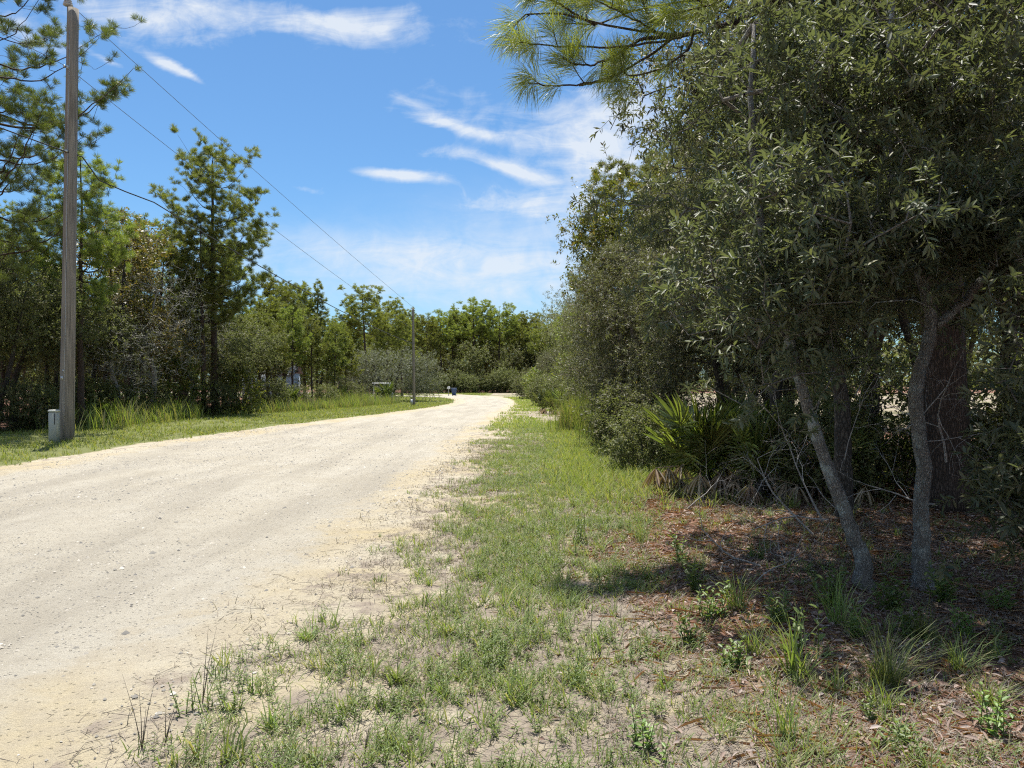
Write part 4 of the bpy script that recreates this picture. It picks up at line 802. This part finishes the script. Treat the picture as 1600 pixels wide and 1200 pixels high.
(V1, F1), (a0, a1) = weed_geo(P, .085 * s * r.uniform(.6, 1.4, len(P)), r, 12, .03, .0065 ); Vf, Ff = frusta(a0, a1, np.full(len(a0), .0014), np.full(len(a0), .0007), 3)
b = MB(); b.add(V1, F1); b.add(Vf, Ff); o = b.out('weeds', M['weed']); tag(o, 'small bright green leafy weeds mixed into the verge grass', 'weeds', None, 'stuff')
# taller, darker green at the foot of the bushes, y 10..26
P, s = tuft_field(9000, (.2, 3.6), (7.5, 30), lambda x, y: sm(-1.6, -.4, x - right_edge_x(y)) * sm(9, 13, y) * .9, r, 9, .05, 1.0)
V1, F1 = blades(P, r, .20 * s * r.uniform(.5, 1.3, len(P)), .006 + .0004 * P[:, 1], .9, .4); o = mk('verge_grass', V1, F1, M['grass_lawn']); tag(o, 'thicker grass at the foot of the right-hand bushes', 'grass', None, 'stuff')
# grass of the same verge farther on, up to the bend
P, s = tuft_field(9000, (-1.2, 4.2), (27, 92), lambda x, y: sm(.0, .6, sdist(x, y, ROAD)) * (.12 + .88 * sm(.38, .55, fbm(x, y, .5, 79))), r, 5, .09, 1.1)
V1, F1 = blades(P, r, .13 * s * r.uniform(.5, 1.3, len(P)), .012 + .0004 * P[:, 1], .9, .4); o = mk('verge_grass', V1, F1, M['grass_lawn']); tag(o, 'patchy grass of the right verge farther on toward the bend', 'grass', None, 'stuff')
# left verge lawn
def dl(x, y): return turf_at(x, y) * (x < -3) * (.15 + .85 * sm(.35, .6, fbm(x, y, .6, 77) * .6 + fbm(x, y, 2.5, 78) * .4))
P, s = tuft_field(52000, (-24, -4), (11, 62), dl, r, 4, .06, 1.25); P2, s2 = tuft_field(30000, (-32, -4), (58, 128), dl, r, 3, .12, 1.0)
V1, F1 = blades(P, r, .13 * s * r.uniform(.5, 1.3, len(P)), .010 + .0004 * P[:, 1], .9, .4); V2, F2 = blades(P2, r, .14 * s2, np.full(len(P2), .04), .9, .4)
b = MB(); b.add(V1, F1); b.add(V2, F2); o = b.out('grass', M['grass_lawn']); tag(o, 'mown green grass of the verge on the far side of the road', 'grass', None, 'stuff')
# tall grass belt in front of the left wood
def dt(x, y): e_ = x - left_edge_x(y); return sm(-1.6, -.2, e_) * sm(3.0, 1.6, e_) * sm(24, 31, y) * sm(.25, .55, fbm(x, y, .45, 88) + .05)
P, s = tuft_field(6000, (-21, -8), (24, 66), dt, r, 16, .12, 1.0)
V1, F1 = blades(P, r, (.5 + .65 * vn(P[:, 0], P[:, 1], .5, 3)) * s * r.uniform(.4, 1.1, len(P)), np.full(len(P), .022), .5, .35); o = mk('tall_grass', V1, F1, M['grass_tall']); tag(o, 'tall feathery grass and weeds in front of the left wood', 'grass', None, 'stuff')
# tall grass clumps on the right
for i, (x, y, n_, h_, w_, lab) in enumerate([(2.75, 22.5, 1500, 1.35, .55, 'tallest green grass clump at the right wood edge'), (2.1, 24.2, 1200, 1.2, .5, 'tall grass clump nearest the road on the right'), (2.9, 25.5, 1200, 1.35, .6, 'tall grass clump at the back beside the oaks'), (2.5, 20.8, 900, 1.0, .45, 'green grass clump in front of the tallest one'), (2.95, 21.5, 900, 1.15, .5, 'grass clump between the tallest one and the drooping oak'), (2.25, 26.5, 700, 1.0, .5, 'shorter brownish tall grass clump at the back')]):
    r2 = np.random.default_rng(600 + i); P = np.column_stack([r2.normal(size=(n_, 2)) * w_ * .6, np.zeros(n_)]); V1, F1 = blades(P, r2, h_ * r2.uniform(.45, 1.1, n_), np.full(n_, .013), .35, .25)
    o = mk('tall_grass_clump', V1, F1, M['grass_tall']); o.location = (x, y, float(zg(x, y))); tag(o, lab, 'grass clump', 'tall grass clumps on the right')
# individual large grass clumps close to the camera
for i, (px, py, n_, h_, wd, lean, lab) in enumerate([(1245, 1068, 60, .42, .010, .9, 'broad-bladed grass clump with arching blades at the edge of the shade'), (1385, 1085, 190, .42, .0045, 1.1, 'large fine-bladed grass clump leaning over in front of the upright trunk'), (1310, 990, 70, .40, .006, .7, 'upright grass clump in the shade in front of the leaning trunk'),
        (1380, 1125, 45, .24, .006, 1.0, 'short grass clump below the large fine-bladed one'), (1545, 1115, 90, .26, .006, 1.0, 'grass clump near the right edge of the verge'), (1150, 960, 80, .34, .006, .8, 'dark grass clump in shade left of the leaning trunk'), (620, 1070, 60, .20, .010, 1.3, 'spreading broad-leaved grass clump on open sand'),
        (1440, 1010, 80, .34, .005, 1.0, 'dark fine grass clump right of the upright trunk'), (1180, 1030, 70, .30, .005, 1.1, 'sprawling grass clump left of the broad-bladed one'), (1500, 1060, 80, .30, .005, 1.1, 'grass clump at the lit edge of the shade near the right'), (365, 1195, 30, .22, .008, .8, 'grass clump at the bottom edge on pale sand'), (1225, 1175, 45, .32, .005, .4, 'upright tuft of rush-like blades at the bottom edge'), (1000, 850, 60, .36, .004, .5, 'thin pale upright grass tuft beside the brown litter'), (425, 1140, 40, .16, .008, 1.2, 'dark green rosette of grass on bare sand'), (478, 1000, 50, .15, .008, 1.3, 'low grass rosette at the edge of the road')]):
    x, y = gp(px, py); r2 = np.random.default_rng(700 + i); P = np.column_stack([r2.normal(size=(n_, 2)) * .028, np.zeros(n_)])
    V1, F1 = blades(P, r2, h_ * r2.uniform(.45, 1.1, n_), wd * r2.uniform(.7, 1.2, n_), lean, .55); o = mk('grass_clump', V1, F1, M['grass']); o.location = (x, y, float(zg(x, y)) - .005); tag(o, lab, 'grass clump', 'large grass clumps on the near verge')
# sparse dark seed stalks on the sand
def stalk(x, y, n_, H, seed, lab):
    r2 = np.random.default_rng(seed); e = MB()
    for k in range(n_):
        a = r2.uniform(-.35, .35); c = r2.uniform(-.2, .2); h = H * r2.uniform(.6, 1.1); e.tube([(0, 0, 0), (a * h * .4, c * h * .3, h * .5), (a * h, c * h, h)], [.0026, .0016, .0006], 4)
    o = e.out('grass_stalk', M['bark_twig']); o.location = (x, y, float(zg(x, y)) - .005); tag(o, lab, 'grass stalk', 'thin bare stalks on the sand')
for i, (px, py, n_, H, lab) in enumerate([(222, 1175, 4, .30, 'dark bare stalks standing on the sand left of the small weeds'), (258, 1165, 3, .26, 'pair of thin stalks right of the darkest stalks'), (316, 1105, 3, .38, 'very thin tall seed stalk above a leafy weed'), (570, 1175, 3, .2, 'thin stalks near the bottom edge on sand')]):
    x, y = gp(px, py); stalk(x, y, n_, H, 40 + i, lab)
# leafy weed plants that stand out
def weed_plant(px, py, H, n_, L, wd, seed, lab, nl=10):
    x, y = gp(px, py); e = empty('weed_plant', (x, y, float(zg(x, y)) - .005)); tag(e, lab, 'weed', 'leafy weeds on the near verge'); r2 = np.random.default_rng(seed)
    L, wd = L * .8, wd * .75; C = np.column_stack([r2.normal(size=(n_, 2)) * .035, np.zeros(n_)]); (V1, F1), (a0, a1) = weed_geo(C, H * r2.uniform(.6, 1.1, n_), r2, nl, L, wd)
    Vf, Ff = frusta(a0, a1, np.full(n_, .003), np.full(n_, .0015), 4); mk('stem', Vf, Ff, M['weed'], e); mk('leaves', V1, F1, M['weed'], e)
for a_ in [(1085, 930, .30, 9, .045, .022, 1, 'leafy weed in light shade left of the dark grass clump'), (1060, 880, .26, 8, .045, .02, 2, 'leafy weed at the tip of the tree shadow'), (1250, 1030, .34, 4, .05, .026, 3, 'weed with broad pointed leaves beside the broad-bladed grass'),
           (1155, 1060, .18, 9, .05, .026, 4, 'low bright weed at the front edge of the shade'), (1555, 1160, .22, 7, .042, .02, 5, 'weed with pointed leaves trailing at the right edge'), (1410, 1190, .10, 5, .06, .028, 6, 'small rosette weed at the bottom edge'), (1360, 1140, .12, 4, .05, .02, 7, 'yellowish weed among dry leaves'),
           (308, 1120, .16, 6, .032, .012, 8, 'upright yellow-green weed alone on the sand'), (385, 1085, .14, 4, .028, .014, 9, 'dark little weed with round leaves on sand'), (1420, 1010, .22, 6, .055, .024, 10, 'broad-leaved sprig low in front of the upright trunk'), (1500, 1005, .22, 6, .055, .024, 11, 'pale-leaved sprig right of the upright trunk'),
           (905, 850, .30, 10, .03, .012, 12, 'bushy weed between grass and brown litter'), (1000, 1190, .16, 8, .04, .02, 13, 'weed at the bottom edge among pale leaves'), (330, 1060, .10, 6, .025, .008, 14, 'small weed at the edge of the road'), (780, 1040, .14, 10, .025, .008, 15, 'light green weed in the middle of the verge'),
           (1300, 955, .30, 12, .06, .022, 16, 'dark leafy weed in shade between the two pale trunks'), (1395, 960, .26, 12, .06, .022, 17, 'dark leafy weed at the foot of the upright trunk'), (1470, 950, .28, 12, .06, .022, 18, 'dark leafy weed just right of the upright trunk'),
           (1215, 985, .24, 10, .055, .02, 19, 'dark leafy weed below the dark grass clump'), (1340, 1010, .22, 10, .05, .018, 20, 'low dark weed between the shaded grass clump and the fine-bladed one'), (1110, 975, .26, 9, .05, .02, 21, 'dark green weed right of the one in light shade'),
           (1560, 960, .22, 8, .06, .022, 22, 'dark weed at the right edge in the pine needles'), (1075, 1010, .20, 9, .05, .02, 23, 'bright weed where the shade meets the open verge'), (1180, 880, .22, 8, .05, .02, 24, 'small dark weed among the fallen twigs')]: weed_plant(*a_)

# ------------------------------------------------------------------ litter, needles, pebbles, twigs
def lit_d(x, y): return np.clip(duff_at(x, y) * .95 + .06, 0, 1) * (sdist(x, y, ROAD) > .9)
def flat_leaves(n, xr, yr, dens, r, L, W_, up=.25, yb=1.3):
    x = r.uniform(*xr, n); y = yr[0] + (yr[1] - yr[0]) * r.random(n) ** yb; k = r.random(n) < dens(x, y); x, y = x[k], y[k]; n = len(x)
    P = np.column_stack([x, y, zg(x, y) + r.uniform(.002, .02, n)]); az = r.random(n) * 6.28; D = norm(np.stack([np.cos(az), np.sin(az), r.normal(size=n) * up], 1)); N = norm(np.array([0, 0, 1.]) + r.normal(size=(n, 3)) * .35)
    return leaf_geo(P, D, N, L * r.uniform(.6, 1.3, n), W_ * r.uniform(.6, 1.3, n), fold=.3, six=True, bend=.15)
V1, F1 = flat_leaves(60000, (-.6, 9), (2.7, 17), lit_d, r, .055, .018); o = mk('fallen_leaves', V1, F1, M['litter']); tag(o, 'brown and grey fallen leaves under the right-hand trees', 'leaves', None, 'stuff')
V1, F1 = flat_leaves(42000, (-.4, 9), (2.8, 17), lambda x, y: lit_d(x, y) * sm(.35, .55, fbm(x, y, .8, 33)), r, .20, .0035, .1); o = mk('pine_needles', V1, F1, M['pneedle']); tag(o, 'rust-brown fallen pine needles covering the shaded ground', 'needles', None, 'stuff')
# pebbles on the road and sand
def pebbles(n, xr, yr, dens, r, s0, yb):
    x = r.uniform(*xr, n); y = yr[0] + (yr[1] - yr[0]) * r.random(n) ** yb; k = r.random(n) < dens(x, y); x, y = x[k], y[k]; n = len(x)
    oc = np.array([(1, 0, 0), (0, 1, 0), (-1, 0, 0), (0, -1, 0), (0, 0, 1.)]); s = s0 * r.lognormal(0, .45, n) * (1 + y * .05)
    V = np.repeat(oc[None], n, 0) * r.uniform(.6, 1.3, (n, 5, 1)) * s[:, None, None] * [1, 1, .7]; a = r.random(n) * 6.28; c_, s_ = np.cos(a)[:, None], np.sin(a)[:, None]
    V = np.stack([V[..., 0] * c_ - V[..., 1] * s_, V[..., 0] * s_ + V[..., 1] * c_, V[..., 2]], -1) + np.column_stack([x, y, zg(x, y) + .004])[:, None]
    b_ = (np.arange(n) * 5)[:, None]; return V.reshape(-1, 3), np.concatenate([b_ + [0, 1, 4], b_ + [1, 2, 4], b_ + [2, 3, 4], b_ + [3, 0, 4]])
m, t, o = new_mat('pebble'); gg = t.n('ShaderNodeNewGeometry'); cc = t.ramp(gg.outputs['Random Per Island'], [(0, (.10, .095, .09)), (.4, (.21, .195, .17)), (.9, (.33, .30, .255)), (1, (.42, .40, .36))]); pp = t.n('ShaderNodeBsdfPrincipled'); pp.inputs['Roughness'].default_value = .85; t.l(cc, pp.inputs['Base Color']); t.l(pp.outputs[0], o.inputs[0]); M['pebble'] = m
V1, T1 = pebbles(42000, (-9.6, -.6), (2.7, 30), lambda x, y: (sdist(x, y, ROAD) < .35) * sm(.25, .6, fbm(x, y, .7, 55)), r, .0055, 1.6)
o = mk('pebbles', V1, None, M['pebble'], tris=T1); tag(o, 'small loose pebbles scattered over the sandy road', 'pebbles', None, 'stuff')

def dead_branch(name, x, y, z, dirv, L, seed, lab, gen=4, rad=.012, cat='branch', group='dead grey branches under the trees'):
    rad *= .8
    r2 = np.random.default_rng(seed); P0, P1, R0, R1 = [], [], [], []
    def rec(p, d, L_, rd, g):
        n_ = 5; pts = [p]
        for i in range(n_):
            d = norm(d + r2.normal(size=3) * .16); p = p + d * L_ / n_; pts.append(p); P0.append(pts[-2]); P1.append(p); R0.append(rd * (1 - .6 * i / n_)); R1.append(rd * (1 - .6 * (i + 1) / n_))
            if g > 0 and i > 0: rec(p, norm(d * .7 + r2.normal(size=3) * .65), L_ * r2.uniform(.35, .65), rd * .5 * (1 - .4 * i / n_), g - 1)
    rec(np.zeros(3), norm(np.array(dirv, float)), L, rad, gen); V_, F_ = frusta(np.array(P0), np.array(P1), np.array(R0), np.array(R1), 4)
    o = mk(name, V_, F_, M['dead']); o.location = (x, y, z); return tag(o, lab, cat, group)
dead_branch('dead_branch', 3.05, 5.95, 1.25, (.6, -.3, .5), .55, 1, 'bleached dead twig forking beside the upright trunk', 2, .008)
dead_branch('dead_branch', 2.45, 5.95, .55, (-1, .0, .12), .6, 2, 'grey dead branch sticking out left from the leaning trunk', 3, .009)
dead_branch('dead_branch', 2.1, 6.5, .06, (-.9, .3, .15), .6, 3, 'tangle of fallen grey twigs left of the leaning trunk', 3, .012)
dead_branch('dead_branch', 1.9, 6.0, .05, (.8, .6, .1), .55, 4, 'fallen twigs lying across the brown litter', 3, .009)
dead_branch('dead_branch', 2.9, 7.4, .15, (-.6, .2, .75), .9, 5, 'dead twigs rising between the leaning trunk and the palmetto', 3, .013)
dead_branch('dead_branch', 3.4, 8.4, .1, (-.4, -.2, .9), 1.1, 6, 'bare grey twigs behind the leaning trunk', 3, .014)
dead_branch('dead_branch', 3.9, 6.9, .9, (-.2, -.3, .5), 1.1, 7, 'bare twigs in front of the thick pine trunk', 3, .012)
dead_branch('dead_branch', 4.35, 31, .0, (-.1, 0, 1), 2.8, 8, 'small bleached dead sapling beyond the tall grass', 3, .05)
dead_branch('dead_branch', 2.55, 6.7, .03, (-.7, .5, .10), .75, 31, 'pale fine twigs spread on the litter left of the leaning trunk', 3, .006)
dead_branch('dead_branch', 2.15, 7.1, .03, (.9, -.2, .12), .7, 32, 'pale fine twigs on the litter in front of the palmettos', 3, .006)
dead_branch('dead_branch', 2.75, 8.1, .03, (-.8, -.3, .25), .8, 33, 'thin grey twigs lying behind the leaning trunk', 3, .007)
dead_branch('dead_branch', 3.3, 7.2, .03, (-.3, .6, .5), .8, 34, 'thin grey twigs between the two pale trunks', 3, .007)
dead_branch('dead_branch', 2.95, 6.6, 1.5, (.5, -.1, .6), .7, 35, 'bare twigs high between the two pale trunks', 3, .007)
dead_branch('dead_branch', 2.62, 6.05, 1.0, (.3, -.2, .9), .7, 41, 'spray of fine bare twigs on the middle of the leaning trunk', 4, .006)
dead_branch('dead_branch', 3.1, 6.0, 1.5, (-.8, -.1, .3), .7, 42, 'spray of fine bare twigs left of the upright trunk', 4, .006)
dead_branch('dead_branch', 3.2, 6.0, 1.15, (.9, -.2, .15), .65, 43, 'spray of fine bare twigs right of the upright trunk', 4, .006)
dead_branch('dead_branch', 2.5, 7.3, .8, (-.5, -.4, -.2), .8, 44, 'fine grey twigs hanging in front of the palmettos', 4, .006)
dead_branch('dead_branch', 2.2, 9.6, .05, (.5, .1, .5), .8, 9, 'dead sprig in front of the saw palmetto', 3, .01)
dead_branch('dead_branch', 4.2, 7.6, .4, (-.9, -.1, .35), .8, 10, 'curved dead limb right of the upright trunk', 3, .014)

# ------------------------------------------------------------------ utility poles, wires
def pole(name, x, y, H, r0, r1, dx, label):
    e = empty(name, (x, y, float(zg(x, y)))); tag(e, label, 'utility pole', None); b = MB(); n_ = 30; s = np.linspace(0, 1, n_)
    b.tube(np.column_stack([dx * s, 0 * s, -.2 + (H + .2) * s]), r0 + (r1 - r0) * s, 20, jit=.03, rng=np.random.default_rng(3)); b.out('shaft', M['pole'], e, smooth=True); return e
x1, y1 = gp(104, 690); H1 = EYE + 585 / 1200 * y1
po = pole('utility_pole', x1, y1, H1, .19, .145, .18, 'tall weathered wooden utility pole beside the road on the left')
b = MB(); tx = .18 - .09
b.tube([(tx - .05, -.0, H1 - .55), (tx - .05, 0, H1 + .08)], .02, 8); b.out('insulator_pin', M['metal'], po, True)
b = MB()
for k in range(3): zz_ = H1 + .08 + k * .06; b.tube([(tx - .05, 0, zz_), (tx - .05, 0, zz_ + .02), (tx - .05, 0, zz_ + .045), (tx - .05, 0, zz_ + .06)], [.06, .13 - .015 * k, .12 - .015 * k, .05], 16)
b.out('insulator', M['porcelain'], po, True)
zb_ = EYE + (600 - 108) / 1200 * y1; zc_ = EYE + (600 - 240) / 1200 * y1
s_ = np.linspace(0, 1, 24); b = MB(); b.tube(np.column_stack([.03 + .14 * s_ + .006 * np.sin(s_ * 30), -(.196 - .045 * s_), .05 + (H1 - .7) * s_]), .006, 5); b.out('ground_wire', M['metal'], po)
b = MB(); b.box((-.02, -.190, 1.75), (.07, .012, .10), .0); b.box((.02, -.190, 1.95), (.05, .012, .05), .0); b.out('tag_plate', M['metal'], po)
b = MB(); b.tube([(.05, -.155, zb_ - .03), (.05, -.21, zb_)], .03, 8); b.box((.155 - .02, -.17, zb_ - .03), (.06, .08, .09), .01); b.out('wire_bracket', M['metal'], po)
b = MB(); b.tube([(.03, -.16, zc_), (.03, -.24, zc_)], .025, 8); b.box((.10, -.20, zc_), (.09, .06, .06), .01); b.out('cable_clamp', M['metal'], po)
x2, y2 = gp(647, 634); H2 = EYE + 118 / 1200 * y2
p2 = pole('utility_pole', x2, y2, H2, .115, .075, -.08, 'distant thin utility pole on the grass where the road bends')
b = MB(); b.tube([(-.15, -.1, 0), (-.15, -.1, .48)], .10, 10); b.out('pole_guard', M['metal'], p2, True)
b = MB(); b.tube([(-.08, 0, H2), (-.08, 0, H2 + .12)], .03, 8); b.out('insulator', M['porcelain'], p2, True)
def wire(name, A, B, sag, rad, mat, label, n_=40, extra=None):
    s = np.linspace(0, 1, n_)[:, None]; P = np.array(A) * (1 - s) + np.array(B) * s; P[:, 2] -= (4 * sag * s * (1 - s))[:, 0]
    if extra is not None: P = np.concatenate([extra, P])
    b = MB(); b.tube(P, rad, 6, caps=False); o = b.out(name, mat); return tag(o, label, 'wire', 'wires on the utility poles')
g0 = np.array([x1, y1, 0]); g2 = np.array([x2, y2, 0]); back = np.array([x1 - 5.5, y1 - 36, 0])
T1_ = g0 + [tx - .05, -.06, H1 + .2]; T2_ = g2 + [-.08, 0, H2 + .1]
N1 = g0 + [.10, -.2, zb_]; N2 = g2 + [-.05, -.09, H2 - 1.55]; C1 = g0 + [.06, -.26, zc_]; C2 = g2 + [-.05, -.09, H2 - 2.6]
wire('power_line', T1_, T2_, .15, .0085, M['wire'], 'uppermost wire running from the near pole top to the far pole')
wire('power_line', T1_, back + [0, 0, 12.2], .3, .0085, M['wire'], 'uppermost wire leaving the near pole top toward the viewer')
wire('power_line', N1, N2, .25, .0085, M['wire'], 'middle wire running from the near pole to the far pole')
wire('power_line', N1, back + [0, 0, zb_], .3, .0085, M['wire'], 'middle wire leaving the near pole to the left edge')
drop = np.array([C1, C1 + [.3, .4, -.05], C1 + [.45, 1.0, -.55], C1 + [.7, 2.0, -.62]])
wire('telephone_cable', C1 + [1.0, 3.2, -.66], C2, .35, .018, M['cable'], 'thick black cable drooping from the near pole toward the far pole', extra=drop)
wire('telephone_cable', C1, back + [0, 0, zc_ - .1], .3, .018, M['cable'], 'thick black cable leaving the near pole to the left edge')

# ------------------------------------------------------------------ beige utility box
bx, by = gp(88, 692); e = empty('utility_box', (bx, by - .1, float(zg(bx, by)) - .02), .12); tag(e, 'narrow beige utility box with paler cap at the foot of the near pole', 'utility box')
MB().box((0, 0, .42), (.21, .20, .84), .015).out('cabinet', M['beige'], e); MB().box((0, 0, .875), (.24, .23, .065), .02).out('cap', M['beige_top'], e); MB().box((.06, -.103, .66), (.018, .012, .30), .0).out('handle', M['black'], e)

# ------------------------------------------------------------------ mailbox and blue bin by the far driveway
mx_, my_ = at(701, 104); e = empty('mailbox', (mx_, my_, float(zg(mx_, my_)))); tag(e, 'white mailbox on a thin post at the driveway mouth beyond the bend', 'mailbox')
MB().box((0, 0, .45), (.09, .09, .9), .005).out('post', M['grey'], e)
b = MB(); th = np.linspace(0, np.pi, 11); prof = [(.19, -.16)] + [(.19 * math.cos(a), .19 * math.sin(a)) for a in th] + [(-.19, -.16)]; n_ = len(prof)
Vv = np.array([(p[0], yy, 1.08 + p[1]) for yy in (-.28, .28) for p in prof]); b.add(Vv, [(k, (k + 1) % n_, (k + 1) % n_ + n_, k + n_) for k in range(n_)]); b.add(np.concatenate([Vv[:n_], [[0, -.281, 1.08]], Vv[n_:], [[0, .281, 1.08]]]), T=[(k, n_, (k + 1) % n_) for k in range(n_)] + [(n_ + 1 + k, n_ + 1 + (k + 1) % n_, 2 * n_ + 1) for k in range(n_)])
b.out('mailbox_body', M['white'], e); MB().box((0, -.29, 1.05), (.12, .02, .10), .005).out('mailbox_door', M['grey'], e)
e = empty('trash_bin', (mx_ + .72, my_ + .1, float(zg(mx_, my_)))); tag(e, 'dark blue wheeled bin standing beside the white mailbox', 'bin')
b = MB(); Vb = []
for z_, w_ in ((.06, .24), (.5, .29), (.98, .34)): Vb += [(-w_, -w_, z_), (w_, -w_, z_), (w_, w_, z_), (-w_, w_, z_)]
b.add(Vb, [(i * 4 + k, i * 4 + (k + 1) % 4, i * 4 + 4 + (k + 1) % 4, i * 4 + 4 + k) for i in range(2) for k in range(4)] + [(3, 2, 1, 0)]); b.out('bin_body', M['blue'], e)
MB().box((0, 0, 1.01), (.74, .76, .07), .02).out('lid', M['blue'], e)
for s in (-1, 1): MB().tube([(s * .2, .28, .11), (s * .28, .28, .11)], .11, 14).out('wheel', M['black'], e)

# ------------------------------------------------------------------ parked utility cart with white roof
cx0, cy0 = at(597, 64.5); e = empty('golf_cart', (cx0, cy0, float(zg(cx0, cy0))), .12); tag(e, 'parked open cart with a white roof under the domed oak', 'cart')
b = MB(); b.box((0, 0, .42), (1.9, 1.0, .30), .05); b.box((.72, 0, .66), (.46, 1.0, .34), .08); b.out('body', M['grey'], e)
MB().box((-.25, 0, .72), (.5, .95, .14), .04).out('seat', M['black'], e); MB().box((-.52, 0, .98), (.12, .95, .42), .04).out('backrest', M['black'], e)
b = MB(); b.box((-.05, 0, 1.62), (1.55, 1.08, .07), .03); b.out('roof', M['white'], e)
for px_, sx in ((-.62, -1), (.62, 1)):
    for s in (-1, 1): MB().tube([(px_ + .12 * sx, s * .46, .6), (px_, s * .46, 1.6)], .022, 8).out('roof_post', M['white'], e)
MB().box((.70, 0, 1.22), (.02, .88, .6), .0).out('windshield', M['glass'], e)
for sx in (-.65, .62):
    for s in (-1, 1):
        wb = MB().tube([(sx, s * .40, .23), (sx, s * .54, .23)], .23, 20).out('wheel', M['black'], e); MB().tube([(sx, s * .53, .23), (sx, s * .55, .23)], .11, 14).out('rim', M['metal'], wb)
MB().tube([(.42, .2, .75), (.28, .2, 1.05)], .02, 8).out('steering_column', M['black'], e)
# pale blue outbuilding glimpsed through the trunks
hx, hy = at(425, 66); e = empty('shed', (hx, hy, 0), .1); tag(e, 'pale blue shed glimpsed between trunks behind the tall grass', 'shed')
b = MB(); b.box((0, 0, 1.25), (4.2, 3.2, 2.5)); b.out('wall', M['paleblue'], e)
b = MB(); b.add([(-2.3, -1.85, 2.45), (2.3, -1.85, 2.45), (2.3, 0, 3.3), (-2.3, 0, 3.3), (2.3, 1.85, 2.45), (-2.3, 1.85, 2.45), (-2.3, -1.85, 2.53), (2.3, -1.85, 2.53), (2.3, 0, 3.38), (-2.3, 0, 3.38), (2.3, 1.85, 2.53), (-2.3, 1.85, 2.53)], [(0, 1, 2, 3), (3, 2, 4, 5), (6, 9, 8, 7), (9, 11, 10, 8), (0, 6, 7, 1), (5, 4, 10, 11), (0, 3, 9, 6), (3, 5, 11, 9), (1, 7, 8, 2), (2, 8, 10, 4)]); b.out('roof', M['roofing'], e)
MB().box((-.9, -1.62, 1.0), (.9, .05, 2.0)).out('door', M['white'], e); MB().box((1.0, -1.62, 1.5), (.9, .05, .8)).out('window', M['glass'], e)
